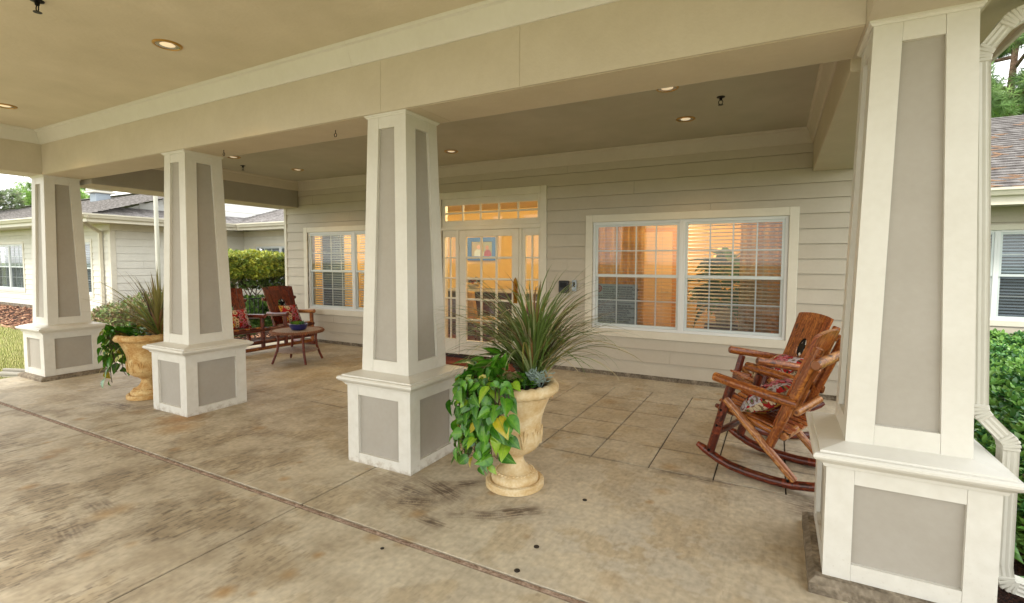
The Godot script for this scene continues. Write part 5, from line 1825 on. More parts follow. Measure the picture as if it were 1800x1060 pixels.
func build_wings() -> void:
	# left wing: south wall, wall facing the porch, and the wall across the courtyard
	var o := thing("left_wing_building", "cream lap-sided wing with hip roof beyond the lawn on the left", "building")
	var s := Transform3D(Basis.IDENTITY, Vector3(0, 0, -3.8))
	var hA := [-21.72, -19.31, 0.52, 2.04]
	var hB := [-17.1, -14.69, 0.52, 2.04]
	var e := Transform3D(Basis(Vector3.UP, PI / 2), Vector3(-13.56, 0, 0))   # local x runs towards -z
	var d := Transform3D(Basis.IDENTITY, Vector3(0, 0, -7.6))
	var hD := [-12.96, -10.5, 0.52, 2.0]
	var w := MB.new()
	for band in [[-0.4, 0.52], [0.52, 2.0], [2.0, 2.04], [2.04, 2.62]]:
		for p in wall_pieces(-27.0, -13.6, band[0], band[1], [hA, hB]):
			w.span(Vector3(p[0], p[2], -3.95), Vector3(p[1], p[3], -3.812), 0.0)
		for p in wall_pieces(-13.6, -5.9, band[0], band[1], [hD]):
			w.span(Vector3(p[0], p[2], -7.75), Vector3(p[1], p[3], -7.612), 0.0)
	w.span(Vector3(-13.71, -0.4, -7.6), Vector3(-13.572, 2.62, -3.95), 0.0)
	part("wall", w, M.wing_siding, o)
	lap_siding(o, -24.0, -13.66, 0.06, 2.32, [hA, hB], s, [M.wing_siding])
	lap_siding(o, 3.9, 7.6, 0.06, 2.32, [], e, [M.wing_siding], 0.205)
	lap_siding(o, -13.55, -8.2, 0.06, 2.32, [hD], d, [M.wing_siding])
	var cb := MB.new()
	cb.span(Vector3(-13.66, 0.02, -3.90), Vector3(-13.53, 2.32, -3.77), 0.004)
	part("corner_board", cb, M.trim, o)
	var fr := MB.new()
	fr.span(Vector3(-27, 2.321, -3.81), Vector3(-13.54, 2.50, -3.775), 0.003)
	fr.span(Vector3(-13.575, 2.321, -7.6), Vector3(-13.535, 2.50, -3.78), 0.003)
	fr.span(Vector3(-13.53, 2.321, -7.61), Vector3(-5.9, 2.50, -7.575), 0.003)
	part("frieze_board", fr, M.trim, o)
	var fo := MB.new()
	fo.span(Vector3(-27, -0.4, -3.84), Vector3(-13.58, 0.058, -3.79), 0.0)
	fo.span(Vector3(-13.60, -0.4, -7.6), Vector3(-13.55, 0.058, -3.80), 0.0)
	part("foundation", fo, M.plinth, o)
	wing_window(o, -21.8, -19.22, 0.44, 2.12, s)
	wing_window(o, -17.18, -14.6, 0.44, 2.12, s)
	wing_window(o, -13.04, -10.4, 0.44, 2.08, d)
	# eaves: soffit, fascia, gutter
	var so := MB.new()
	so.span(Vector3(-27.5, 2.50, -3.81), Vector3(-12.84, 2.52, -3.02), 0.0)
	so.span(Vector3(-13.60, 2.501, -7.0), Vector3(-12.84, 2.521, -3.811), 0.0)
	so.span(Vector3(-12.84, 2.502, -7.62), Vector3(-5.9, 2.522, -6.90), 0.0)
	part("soffit", so, M.trim, o)
	var fa := MB.new()
	fa.span(Vector3(-27.5, 2.48, -3.02), Vector3(-12.82, 2.66, -3.0), 0.002)
	fa.span(Vector3(-12.84, 2.48, -6.88), Vector3(-12.82, 2.66, -3.02), 0.002)
	fa.span(Vector3(-12.82, 2.48, -6.90), Vector3(-5.9, 2.66, -6.88), 0.002)
	part("fascia", fa, M.trim, o)
	gutter_run("gutter", Vector3(-27.5, 2.575, -2.999), Vector3(-12.70, 2.575, -2.999), Vector3.BACK, o, M.trim)
	gutter_run("gutter", Vector3(-12.819, 2.575, -6.8), Vector3(-12.819, 2.575, -2.88), Vector3.RIGHT, o, M.trim)
	gutter_run("gutter", Vector3(-12.70, 2.575, -6.879), Vector3(-5.9, 2.575, -6.879), Vector3.BACK, o, M.trim)
	# roofs
	var k := 0.32
	var up := Vector3(0, k, -1).normalized()
	var rf := MB.new()
	roof_courses(rf, Vector3(-45.0, 2.66, -3.0), Vector3(-12.82, 2.66, -3.0), up, 5.3, 0.0, 0.24)
	part("roof", rf, M.shingle, o)
	rf = MB.new()   # skirt roof below the gable
	roof_courses(rf, Vector3(-12.82, 2.66, -14.0), Vector3(-12.82, 2.66, -3.0), Vector3(-1, k, 0).normalized(), 1.25, 0.0, 1.0)
	part("skirt_roof", rf, M.shingle, o)
	rf = MB.new()
	rf.prism(PackedVector2Array([Vector2(-45, 0), Vector2(-14, 0), Vector2(-14, 0.02), Vector2(-45, 0.02)]), 0.0, 6.6, Transform3D(Basis(Vector3.RIGHT, Vector3(0, 0.95, 0.3), Vector3(0, -0.303, -0.953).normalized()), Vector3(0, 4.34, -8.05)))
	part("rear_roof", rf, M.shingle, o)
	# gable wall of pale boards facing the porch
	var g := MB.new()
	g.prism(PackedVector2Array([Vector2(3.6, 2.7), Vector2(13.2, 2.7), Vector2(8.05, 4.36)]), -0.12, 0.0, Transform3D(Basis(Vector3.UP, PI / 2), Vector3(-14.02, 0, 0)))
	part("gable_wall", g, M.gable, o)
	for j in 8:
		var y0 := 2.98 + j * 0.205
		var za := 3.1 + (y0 + 0.2 - 2.66) / 0.32
		var zb := 13.0 - (y0 + 0.2 - 2.66) / 0.32
		if zb - za > 0.2:
			var bb := MB.new()
			bb.hexa([Vector3(-14.02, y0, -za), Vector3(-14.02, y0, -zb), Vector3(-14.0, y0, -zb), Vector3(-14.0, y0, -za)], [Vector3(-14.02, y0 + 0.203, -za), Vector3(-14.02, y0 + 0.203, -zb), Vector3(-14.012, y0 + 0.203, -zb), Vector3(-14.012, y0 + 0.203, -za)])
			part("siding_board", bb, M.gable, o)
	rf = MB.new()   # courtyard roof
	roof_courses(rf, Vector3(-14.0, 2.66, -6.88), Vector3(-5.9, 2.66, -6.88), up, 4.6, 0.0, 0.0)
	part("courtyard_roof", rf, M.shingle, o)
	downspout("pale downspout at the corner of the left wing", [Vector3(-13.3, 2.52, -3.05), Vector3(-13.95, 2.28, -3.72), Vector3(-13.98, 2.1, -3.73), Vector3(-13.98, 0.0, -3.73)], 0.09, 0.07, Vector3.RIGHT, M.trim)
	# roof vent
	var v := thing("roof_vent", "white louvred roof vent on the left wing's ridge", "roof vent", Vector3(-21.9, 3.86, -7.0))
	v.scale = Vector3(0.62, 0.82, 0.62)
	var b := MB.new()
	b.span(Vector3(-0.40, -0.2, -0.4), Vector3(0.40, 0.42, 0.4), 0.01)
	part("vent_box", b, M.galv, v)
	b = MB.new()
	for j in 3:
		var q := 0.62 - j * 0.06
		b.span(Vector3(-q, 0.43 + j * 0.13, -q), Vector3(q, 0.53 + j * 0.13, q), 0.02)
	part("vent_cap", b, M.white_metal, v)
	# right wing beyond the hedge
	var r := thing("right_wing_building", "grey-roofed wing with blue-tinted window beyond the hedge on the right", "building")
	var rs := Transform3D(Basis.IDENTITY, Vector3(0, 0, -7.6))
	var hR := [4.42, 6.83, 0.60, 2.04]
	w = MB.new()
	for band in [[-0.4, 0.60], [0.60, 2.04], [2.04, 2.62]]:
		for p in wall_pieces(3.3, 14.0, band[0], band[1], [hR]):
			w.span(Vector3(p[0], p[2], -7.75), Vector3(p[1], p[3], -7.612), 0.0)
	part("wall", w, M.siding, r)
	lap_siding(r, 3.31, 10.0, 0.06, 2.16, [hR], rs, [M.siding])
	fr = MB.new()
	fr.span(Vector3(3.3, 2.161, -7.61), Vector3(14.0, 2.40, -7.58), 0.003)
	part("frieze_board", fr, M.siding, r)
	wing_window(r, 4.33, 6.92, 0.51, 2.13, rs)
	so = MB.new()
	so.span(Vector3(3.3, 2.40, -7.61), Vector3(14.0, 2.42, -6.95), 0.0)
	part("soffit", so, M.siding, r)
	fa = MB.new()
	fa.span(Vector3(3.3, 2.38, -6.95), Vector3(14.0, 2.60, -6.93), 0.002)
	part("fascia", fa, M.trim, r)
	gutter_run("gutter", Vector3(3.68, 2.515, -6.929), Vector3(14.0, 2.515, -6.929), Vector3.BACK, r, M.trim)
	rf = MB.new()
	roof_courses(rf, Vector3(2.6, 2.60, -6.92), Vector3(14.0, 2.60, -6.92), Vector3(0, 0.475, -1).normalized(), 4.62, 0.0, 0.0)
	part("roof", rf, M.shingle_brown, r)
	rf = MB.new()
	rf.hexa([Vector3(2.6, 4.50, -11.0), Vector3(14, 4.50, -11.0), Vector3(14, 2.6, -15.2), Vector3(2.6, 2.6, -15.2)], [Vector3(2.6, 4.54, -11.02), Vector3(14, 4.54, -11.02), Vector3(14, 2.64, -15.2), Vector3(2.6, 2.64, -15.2)])
	part("rear_roof", rf, M.shingle_brown, r)
	var pn: Array = []
	rng.seed = 404
	for j in 260:   # fallen pine straw
		var t := pow(R(0, 1), 1.4) * 4.0
		pn.append(Transform3D(Basis(Vector3.RIGHT, atan(0.475)) * Basis(Vector3.UP, R(-0.9, 0.9)) * Basis.from_scale(Vector3(R(0.6, 1.6), 1, 1)), Vector3(R(4, 11), 2.60 + 0.475 * t * 0.903 + 0.022, -6.92 - t * 0.903)))
	var nd := MB.new()
	for j in 4:
		nd.box(Vector3(0.02 * j - 0.03, 0.004, 0.018 * j - 0.03), Vector3(0.17, 0.005, 0.006), 0.0, Basis(Vector3.UP, 0.25 * j - 0.4))
	scatter("pine_straw", nd.mesh(), M.straw, pn, r)

func build_grounds() -> void:
	var g := MB.new()
	g.span(Vector3(-400, -1.2, -400), Vector3(400, -0.26, 400), 0.0)
	struct("ground", g, M.lawn)
	g = MB.new()
	g.span(Vector3(-40, -0.3, -2.0), Vector3(-6.13, -0.07, 9.0), 0.0)
	struct("lawn_bed", g, M.lawn)
	g = MB.new()
	g.span(Vector3(-40, -0.3, -3.79), Vector3(-6.5, -0.055, -1.55), 0.0)
	struct("mulch_bed", g, M.mulch)
	g = MB.new()
	g.span(Vector3(-13.55, -0.3, -7.6), Vector3(-5.86, -0.06, -3.80), 0.0)
	struct("courtyard_bed", g, M.mulch)
	g = MB.new()
	g.span(Vector3(3.4, -0.3, -7.58), Vector3(12.0, -0.06, 0.92), 0.0)
	struct("right_bed", g, M.mulch)
	rng.seed = 1201
	var chip := MB.new()
	chip.box(Vector3.ZERO, Vector3(0.05, 0.006, 0.022), 0.0)
	var pl: Array = []
	var cl := PackedColorArray()
	for k in 9000:
		var left := k % 5 != 0
		var p := Vector3(R(-24, -6.6), -0.045, R(-3.75, -1.5)) if left else Vector3(R(3.42, 6.5), -0.05, R(-3.0, 0.9))
		if left and k % 3 == 0:
			p.x = R(-14, -8)
		pl.append(Transform3D(Basis.from_euler(Vector3(R(-0.5, 0.5), R(0, TAU), R(-0.5, 0.5))) * Basis.from_scale(Vector3.ONE * (R(0.6, 1.6) if left else R(0.4, 1.0))), p + Vector3(0, R(0, 0.03), 0)))
		cl.append(tint([lin(0.30, 0.15, 0.09), lin(0.20, 0.095, 0.055), lin(0.42, 0.26, 0.16), lin(0.12, 0.06, 0.04)][rng.randi() % 4], 1.5 if left else 0.7))
	tag(scatter("mulch_chips", chip.mesh(), M.bark_chip, pl, self, cl), "brown bark mulch and dry leaves covering the beds", "mulch")
	# lawn
	var bl := MB.new()
	for j in 5:
		var a := j * 1.3
		var dd := Vector3(cos(a), 0, sin(a)) * 0.014
		var sd := Vector3(-sin(a), 0, cos(a)) * 0.0035
		bl.tri(dd - sd, dd + sd, dd * 2.6 + Vector3(0, 0.05, 0), Vector3.UP, Vector3.UP, Vector3.UP)
	pl = []
	cl = PackedColorArray()
	for k in 42000:
		var x := -6.15 - 9.0 * pow(R(0, 1), 1.3)
		pl.append(Transform3D(Basis(Vector3.UP, R(0, TAU)) * Basis.from_scale(Vector3.ONE * R(0.6, 1.3)), Vector3(x, -0.07, R(-1.65, 1.6))))
		cl.append(tint([lin(0.36, 0.38, 0.10), lin(0.46, 0.44, 0.14), lin(0.27, 0.32, 0.07), lin(0.56, 0.50, 0.24)][rng.randi() % 4], R(0.8, 1.3)))
	tag(scatter("lawn_grass", bl.mesh(), M.grass, pl, self, cl), "short yellow-green lawn grass beside the left column", "grass")
	# splash block by the left column
	var sb := thing("splash_block", "grey concrete splash block on the grass by the far left column", "splash block", Vector3(-6.42, -0.06, 0.30), 0.35)
	var b := MB.new()
	b.span(Vector3(-0.36, 0, -0.13), Vector3(0.36, 0.05, 0.13), 0.012)
	part("base", b, M.stone, sb)
	for q in [-0.11, 0.11]:
		b = MB.new()
		b.span(Vector3(-0.36, 0.051, q - 0.02), Vector3(0.36, 0.085, q + 0.02), 0.01)
		part("side_curb", b, M.stone, sb)
	# hedge of glossy leaves on the right
	rng.seed = 31
	var hd := thing("right_hedge", "low glossy green hedge beside the near right column", "hedge")
	var sm := MB.new()
	var lf := MB.new()    # a whorl of rounded glossy leaves
	for k in 6:
		var a := TAU * k / 6.0 + 0.2 * (k % 2)
		var el := 0.35 + 0.35 * (k % 3)
		var dv := Vector3(cos(a) * cos(el), sin(el), sin(a) * cos(el))
		var sv := dv.cross(Vector3.UP).normalized()
		var uv := sv.cross(dv).normalized()
		var L := 0.062 + 0.008 * (k % 2)
		var w := 0.015
		var prev: Array = [dv * 0.006, dv * 0.006, dv * 0.006]
		for q in [[0.25, 0.75], [0.5, 1.0], [0.75, 0.85], [1.0, 0.0]]:
			var c: Vector3 = dv * L * q[0] - uv * 0.012 * q[0] * q[0]
			var l: Vector3 = c - sv * w * q[1] + uv * 0.005 * q[1]
			var r: Vector3 = c + sv * w * q[1] + uv * 0.005 * q[1]
			var nl := (uv + sv * 0.3).normalized()
			var nr := (uv - sv * 0.3).normalized()
			lf.tri(prev[0], prev[1], c, nl, uv, uv); lf.tri(prev[0], c, l, nl, uv, nl)
			lf.tri(prev[1], prev[2], r, uv, nr, nr); lf.tri(prev[1], r, c, uv, nr, uv)
			prev = [l, c, r]
	var f := FastNoiseLite.new()
	f.seed = 6
	f.frequency = 0.9
	pl = []
	cl = PackedColorArray()
	for k in 30000:
		var z := R(-7.3, -0.1)
		var x := R(3.72, 3.72 + 1.0 + (0.3 - z) * 0.75)
		var edge := clampf(minf((x - 3.68) * 2.2, (0.05 - z) * 1.2), 0.0, 1.0)
		var h := (0.46 + 0.12 * f.get_noise_2d(x * 1.6, z * 1.6) + 0.06 * f.get_noise_2d(x * 7.0, z * 7.0)) * sqrt(edge) * clampf(0.55 + (0.2 - z) * 0.5, 0.0, 1.0)
		var y := h * (1.0 - pow(R(0, 1), 2.5) * 0.7)
		var lean := Vector3(R(-0.7, 0.7), 1.0, R(-0.7, 0.7)).normalized()
		var xx := lean.cross(Vector3(0.2, 0.1, 0.9)).normalized()
		pl.append(Transform3D(Basis(xx, lean, xx.cross(lean)) * Basis(Vector3.UP, R(0, TAU)) * Basis.from_scale(Vector3.ONE * R(0.7, 1.35)), Vector3(x, y - 0.04, z)))
		cl.append(tint([lin(0.055, 0.165, 0.04), lin(0.075, 0.21, 0.05), lin(0.04, 0.125, 0.04), lin(0.12, 0.28, 0.05), lin(0.18, 0.35, 0.07)][mini(rng.randi() % 7, 4)], R(0.8, 1.25)))
	scatter("foliage", lf.mesh(), M.hedge_leaf, pl, hd, cl)
	for k in 90:
		var z := R(-5, -0.1)
		var x := R(3.75, 4.9)
		sm.tube([Vector3(x, -0.06, z), Vector3(x + R(-0.05, 0.05), 0.14, z + R(-0.05, 0.05)), Vector3(x + R(-0.1, 0.1), 0.30, z + R(-0.1, 0.1))], [0.006, 0.005, 0.003], 5)
	part("stems", sm, M.bark, hd)
	# a few lone shoots at the hedge's near edge, by the downspout
	for q in [[3.62, -0.05, "two-leaved green shoot in the mulch nearest the downspout"], [3.74, 0.12, "young green shoot in the mulch just right of the downspout foot"], [3.60, -0.38, "young leafy shoot in the mulch behind the base of the downspout"]]:
		var sp := thing("young_shoot", q[2], "plant", Vector3(q[0], -0.05, q[1]), R(0, 6), "young shoots by the downspout")
		b = MB.new()
		b.tube([Vector3.ZERO, Vector3(0.01, 0.06, 0), Vector3(0.0, 0.11, 0.01)], [0.003, 0.003, 0.002], 5)
		part("stem", b, M.leaf_mid, sp)
		for k in 6:
			var a := k * 2.1
			put_leaf(sp, Vector3(0, 0.07 + 0.01 * k, 0), Vector3(cos(a), 0.35, sin(a)), Vector3.UP, R(0.07, 0.10), M.leaf_mid)
	# left: clipped hedge on bare stems
	rng.seed = 77
	var hl := thing("clipped_hedge", "flat-topped yellow-green hedge on bare stems behind the log bench", "hedge")
	foliage_box(hl, "foliage", Vector3(-8.5, 1.41, -5.0), Vector3(1.3, 0.46, 3.6), 11000, sprig_mesh(7, 0.075), M.foliage, [lin(0.40, 0.42, 0.05), lin(0.48, 0.48, 0.07), lin(0.30, 0.36, 0.05), lin(0.20, 0.28, 0.045)], 0.62)
	foliage_box(hl, "under_foliage", Vector3(-8.5, 1.12, -5.0), Vector3(1.1, 0.45, 3.4), 1800, sprig_mesh(7, 0.075), M.foliage, [lin(0.16, 0.24, 0.05), lin(0.11, 0.18, 0.04), lin(0.2, 0.18, 0.08)], 0.3)
	var hs := MB.new()
	for k in 30:
		var x := -8.5 + R(-0.4, 0.4)
		var z := -5.0 + R(-1.6, 1.6)
		var p0 := Vector3(x, -0.06, z)
		var p1 := p0 + Vector3(R(-0.2, 0.2), 0.6, R(-0.25, 0.25))
		hs.tube([p0, p1, p1 + Vector3(R(-0.25, 0.25), 0.35, R(-0.3, 0.3)), p1 + Vector3(R(-0.5, 0.5), 0.75, R(-0.5, 0.5))], [0.022, 0.016, 0.011, 0.006], 6)
	part("stems", hs, M.bark, hl)
	for q in [[-8.0, 0.28, -3.9, 0.75, 0.75, "low bright green shrub behind the bench, below the clipped hedge"], [-7.6, 0.18, -2.9, 0.8, 0.6, "low green shrub directly behind the left seat of the bench"]]:
		var sh := thing("low_shrub", q[5], "shrub", Vector3(q[0], 0, q[2]), 0, "low shrubs behind the bench")
		foliage_box(sh, "foliage", Vector3(0, q[1], 0), Vector3(q[3], q[4], 1.5), 2600, sprig_mesh(7, 0.07), M.foliage, [lin(0.13, 0.28, 0.05), lin(0.19, 0.36, 0.07), lin(0.26, 0.40, 0.08), lin(0.09, 0.19, 0.04)], 0.5)
		b = MB.new()
		for k in 6:
			b.tube([Vector3(R(-0.1, 0.1), -0.06, R(-0.4, 0.4)), Vector3(R(-0.2, 0.2), 0.3, R(-0.5, 0.5))], [0.012, 0.006], 5)
		part("stems", b, M.bark, sh)
	# rounded shrub between the far columns
	var rs := thing("round_shrub", "rounded green and russet shrub between the two far columns", "shrub", Vector3(-8.9, 0, -2.55))
	foliage_ball(rs, "foliage", [Vector4(0, 0.33, 0, 0.62), Vector4(0.1, 0.38, -0.55, 0.58), Vector4(0.0, 0.25, 0.55, 0.52), Vector4(0.0, 0.38, -1.1, 0.55), Vector4(0.3, 0.15, 0.1, 0.45)], 9000, sprig_mesh(7, 0.06), M.foliage, [lin(0.21, 0.30, 0.09), lin(0.31, 0.36, 0.12), lin(0.15, 0.22, 0.06), lin(0.36, 0.24, 0.14), lin(0.42, 0.34, 0.2)], 0.35)
	b = MB.new()
	for k in 8:
		b.tube([Vector3(R(-0.1, 0.1), -0.06, R(-0.4, 0.2)), Vector3(R(-0.3, 0.3), 0.4, R(-0.7, 0.4))], [0.014, 0.006], 5)
	part("stems", b, M.bark, rs)
	# thin white pole
	b = MB.new()
	b.tube([Vector3(0, -0.06, 0), Vector3(0, 4.4, 0)], [0.042, 0.042], 14)
	var po := thing("white_pole", "thin white flagpole in front of the left wing, left of the second column", "pole", Vector3(-9.6, 0, -3.0))
	part("shaft", b, M.white_metal, po)
	b = MB.new()
	b.ball(Vector3(0, 4.45, 0), Vector3.ONE * 0.07, 8)
	part("finial", b, M.white_metal, po)
	# dark metal railing behind the bench
	var ra := thing("metal_railing", "short dark metal railing panel standing behind the log bench", "railing", Vector3(-6.75, 0, -3.08))
	b = MB.new()
	for y in [0.35, 0.75]:
		b.span(Vector3(-0.012, y - 0.012, -0.42), Vector3(0.012, y + 0.012, 0.42), 0.003)
	part("rail", b, M.iron, ra)
	for k in 10:
		b = MB.new()
		var zz := -0.42 + k * 0.0933
		b.box(Vector3(0, 0.37, zz), Vector3(0.014, 0.84 if k in [0, 9] else 0.40, 0.016) if k in [0, 9] else Vector3(0.012, 0.40, 0.012), 0.002)
		if k not in [0, 9]:
			for i in b.v.size():
				b.v[i].y += 0.18
		part("bar", b, M.iron, ra)
	# trees
	pine("pine with drooping boughs above the left wing's roof", Vector3(-33, 0, -2.5), 15, 5.5, 3.2, 17000, 5, [lin(0.22, 0.29, 0.12), lin(0.15, 0.22, 0.09), lin(0.32, 0.34, 0.17)])
	pine("bright green tree behind the roof vent of the left wing", Vector3(-38, 0, -12), 10, 4.2, 3.6, 12000, 6, [lin(0.26, 0.46, 0.09), lin(0.34, 0.54, 0.12)])
	pine("tall pine with pale trunk behind the right wing's roof", Vector3(9.45, 0, -20), 15, 4.2, 6.0, 11000, 9, [lin(0.20, 0.37, 0.10), lin(0.29, 0.46, 0.14), lin(0.15, 0.27, 0.09)])
	pine("slimmer pine farther right behind the right wing's roof", Vector3(13.4, 0, -22), 13, 3.6, 5.2, 8000, 10, [lin(0.19, 0.34, 0.10), lin(0.27, 0.44, 0.14)])
	pine("low-branched pine at the left edge of the right wing's roof", Vector3(8.2, 0, -24), 11, 3.8, 4.6, 8000, 12, [lin(0.17, 0.31, 0.10), lin(0.24, 0.41, 0.12)])

func build_objects() -> void:
	for k in 4:
		leaf_meshes.append(heart_leaf([0.15, 0.3, 0.45, 0.22][k], [0.25, 0.4, 0.15, 0.55][k]))
	rng.seed = 15
	rocking_chair("front log rocking chair, nearest the right column, turned towards the wall", Vector3(2.536, 0, -0.76), -0.34)
	rocking_chair("rear log rocking chair under the wide window, showing its star back", Vector3(2.76, 0, -1.86), 0.48)
	bench("red-brown log bench of two joined seats at the porch's left end", Vector3(-4.89, 0, -3.13), PI)
	var fwd := func(turn: float) -> Basis: return Basis(Vector3.UP, turn)
	# cushions: in the chair's frame, leaning on the back
	for q in [["red floral cushion on the front rocking chair", Vector3(2.536, 0, -0.76), -0.34, 0.40], ["red floral cushion on the rear rocking chair under the window", Vector3(2.76, 0, -1.86), 0.48, 0.40]]:
		var bs := Basis(Vector3.UP, q[2])
		var lean := bs * (Basis(Vector3.UP, -PI / 2) * Basis(Vector3.RIGHT, -0.95) * Basis(Vector3.BACK, 0.12))
		cushion(q[0], q[1] + bs * Vector3(-0.10, 0.535, -0.26), lean, 0.42, 0.42, 0.17)
	for q in [["red floral cushion on the right seat of the log bench", -0.27], ["red floral cushion on the bench seat half hidden by the second column", -1.23]]:
		var bs := Basis(Vector3.UP, PI)
		var lean := bs * (Basis(Vector3.UP, -PI / 2) * Basis(Vector3.RIGHT, -0.42))
		cushion(q[0], Vector3(-4.89, 0, -3.13) + bs * Vector3(0.18, 0.575, q[1]), lean, 0.38, 0.34, 0.15)
	# wicker table
	var t := thing("wicker_table", "round brown wicker side table with lower shelf before the bench", "table", Vector3(-3.775, 0, -1.985), 0.2)
	t.scale = Vector3(0.93, 1.0, 0.93)
	var b := MB.new()
	b.lathe([Vector2(0.0, 0.482), Vector2(0.36, 0.482), Vector2(0.37, 0.474), Vector2(0.36, 0.462), Vector2(0.0, 0.462)], 48)
	part("table_top", b, M.wicker_grey, t)
	b = MB.new()   # plaited rim
	for s in 2:
		var pts: Array = []
		var rad: Array = []
		for k in 145:
			var a := TAU * k / 144.0
			var ph := a * 36.0 + s * PI
			pts.append(Vector3(cos(a) * (0.385 + 0.013 * cos(ph)), 0.468 + 0.013 * sin(ph), sin(a) * (0.385 + 0.013 * cos(ph)))); rad.append(0.013)
		b.tube(pts, rad, 6, false)
	part("plaited_rim", b, M.wicker, t)
	for k in 4:
		var a := TAU * k / 4.0 + 0.58
		b = MB.new()
		var d := Vector3(cos(a), 0, sin(a))
		b.tube([d * 0.385 + Vector3(0, 0.012, 0), d * 0.345 + Vector3(0, 0.10, 0), d * 0.30 + Vector3(0, 0.22, 0), d * 0.285 + Vector3(0, 0.34, 0), d * 0.30 + Vector3(0, 0.462, 0)], [0.018, 0.019, 0.019, 0.019, 0.019], 9)
		part("leg", b, M.wicker_red, t)
	b = MB.new()
	b.lathe([Vector2(0.0, 0.19), Vector2(0.29, 0.19), Vector2(0.305, 0.18), Vector2(0.29, 0.168), Vector2(0.0, 0.168)], 40)
	part("shelf", b, M.wicker_grey, t)
	var p := thing("blue_bowl", "small blue glazed bowl of succulents on the wicker table", "planter", Vector3(-3.74, 0.484, -1.98))
	b = MB.new()
	b.lathe([Vector2(0.07, 0.0), Vector2(0.10, 0.012), Vector2(0.125, 0.06), Vector2(0.132, 0.088), Vector2(0.126, 0.092), Vector2(0.112, 0.078), Vector2(0.0, 0.078)], 36, Vector3.ZERO, 14, 0.05, 0.005, 0.085)
	part("bowl", b, M.blue_pot, p)
	rng.seed = 8
	for k in 9:
		b = MB.new()
		var a := k * 2.4
		var r := 0.0 if k == 0 else R(0.04, 0.10)
		for j in 10:
			var aa := j * 2.4
			var c := Vector3(cos(a) * r, 0.09, sin(a) * r)
			var dd := Vector3(cos(aa), 0.5 + 0.12 * j, sin(aa)).normalized()
			b.tube([c, c + dd * 0.025, c + dd * R(0.04, 0.06)], [0.006, 0.010, 0.001], 5)
		part("succulent", b, M.leaf_mid if k % 3 else M.leaf_light, p)
	# urns and their plants
	urn("pale stone pedestal urn with trailing vine right of the middle column", Vector3(1.0, 0, 0.06), M.urn)
	urn("weathered ochre pedestal urn between the two far columns", Vector3(-3.60, 0, 0.08), M.urn_old)
	pothos("large trailing heart-leaved vine spilling over the near urn's left side", Vector3(1.0, 0, 0.06), 2.30, 1.15, 30, 0.66, 0.20, 21)
	pothos("trailing vine hanging from the far urn's left side", Vector3(-3.60, 0, 0.08), 2.75, 1.0, 15, 0.62, 0.05, 22)
	grass_plant("ornamental_grass", "fountain-shaped green and tan spiky grass in the near urn", Vector3(1.09, 0.69, -0.03), 280, 0.55, 0.96, 0.86, 1.55, 1.6, 0.008, [M.blade_green, M.blade_green, M.blade_grey, M.blade_olive, M.blade_brown, M.blade_pale, M.blade_grey, M.blade_pale], 33)
	grass_plant("spiky_dracaena", "stiff purplish spiky plant in the far urn", Vector3(-3.47, 0.70, 0.01), 130, 0.48, 0.88, 0.35, 1.5, 0.6, 0.012, [M.blade_olive, M.blade_purple, M.blade_green, M.blade_olive, M.blade_brown], 34)
	rng.seed = 61
	for q in [["small bright green leafy plant at the near urn's front edge", Vector3(1.10, 0.672, 0.12)], ["small leafy green plant crowding the far urn's rim", Vector3(-3.54, 0.672, 0.17)]]:
		var s := thing("small_plant", q[0], "plant", q[1])
		for k in 60:
			var a := R(0, TAU)
			put_leaf(s, Vector3(cos(a) * R(0.0, 0.08), R(0.01, 0.10), sin(a) * R(0, 0.08)), Vector3(cos(a), R(0.0, 0.7), sin(a)), Vector3.UP, R(0.028, 0.045), M.leaf_light if k % 4 == 0 else M.leaf_mid)
		b = MB.new()
		for k in 8:
			b.tube([Vector3.ZERO, Vector3(R(-0.06, 0.06), 0.08, R(-0.06, 0.06))], [0.003, 0.002], 5)
		part("stem", b, M.leaf_mid, s)
	for q in [["silvery dusty-leaved plant at the right rim of the near urn", Vector3(1.18, 0.672, 0.05)], ["silvery sprig beside the grass at the back of the near urn", Vector3(0.98, 0.672, -0.13)]]:
		var s := thing("silver_plant", q[0], "plant", q[1])
		for k in 12:
			var a := R(0, TAU)
			b = MB.new()
			var d := Vector3(cos(a) * 0.6, 1.0, sin(a) * 0.6) * R(0.09, 0.14)
			b.tube([Vector3.ZERO, d * 0.6, d], [0.003, 0.0025, 0.0015], 5)
			for j in 6:
				var c := d * (0.35 + 0.12 * j)
				var sd := d.cross(Vector3(0.3, 0.2, 1)).normalized() * (0.022 if j % 2 else -0.022)
				b.tube([c, c + sd + d * 0.08, c + sd * 1.4 + d * 0.2], [0.002, 0.005, 0.002], 5)
			part("leaf", b, M.silver_leaf, s)
	# doormat
	var dm := MB.new()
	dm.span(Vector3(-2.05, 0.001, -3.34), Vector3(-0.62, 0.016, -2.92), 0.005)
	tag(part("doormat", dm, M.doormat), "reddish-brown doormat in front of the glazed entry door", "doormat")
	# wall boxes right of the door
	var ic := thing("door_intercom", "black intercom box on the siding right of the entry door", "intercom", Vector3(-0.065, 1.08, WZ + 0.018))
	b = MB.new()
	b.box(Vector3(0, 0.085, 0.02), Vector3(0.145, 0.17, 0.045), 0.01)
	part("case", b, M.dark, ic)
	b = MB.new()
	b.box(Vector3(0, 0.11, 0.044), Vector3(0.10, 0.07, 0.004), 0.002)
	part("grille", b, M.bolt, ic)
	var kp := thing("door_keypad", "slim silver keypad on the siding beside the black intercom", "keypad", Vector3(0.085, 1.11, WZ + 0.018))
	b = MB.new()
	b.box(Vector3(0, 0.075, 0.012), Vector3(0.062, 0.15, 0.028), 0.006)
	part("case", b, M.galv, kp)
	b = MB.new()
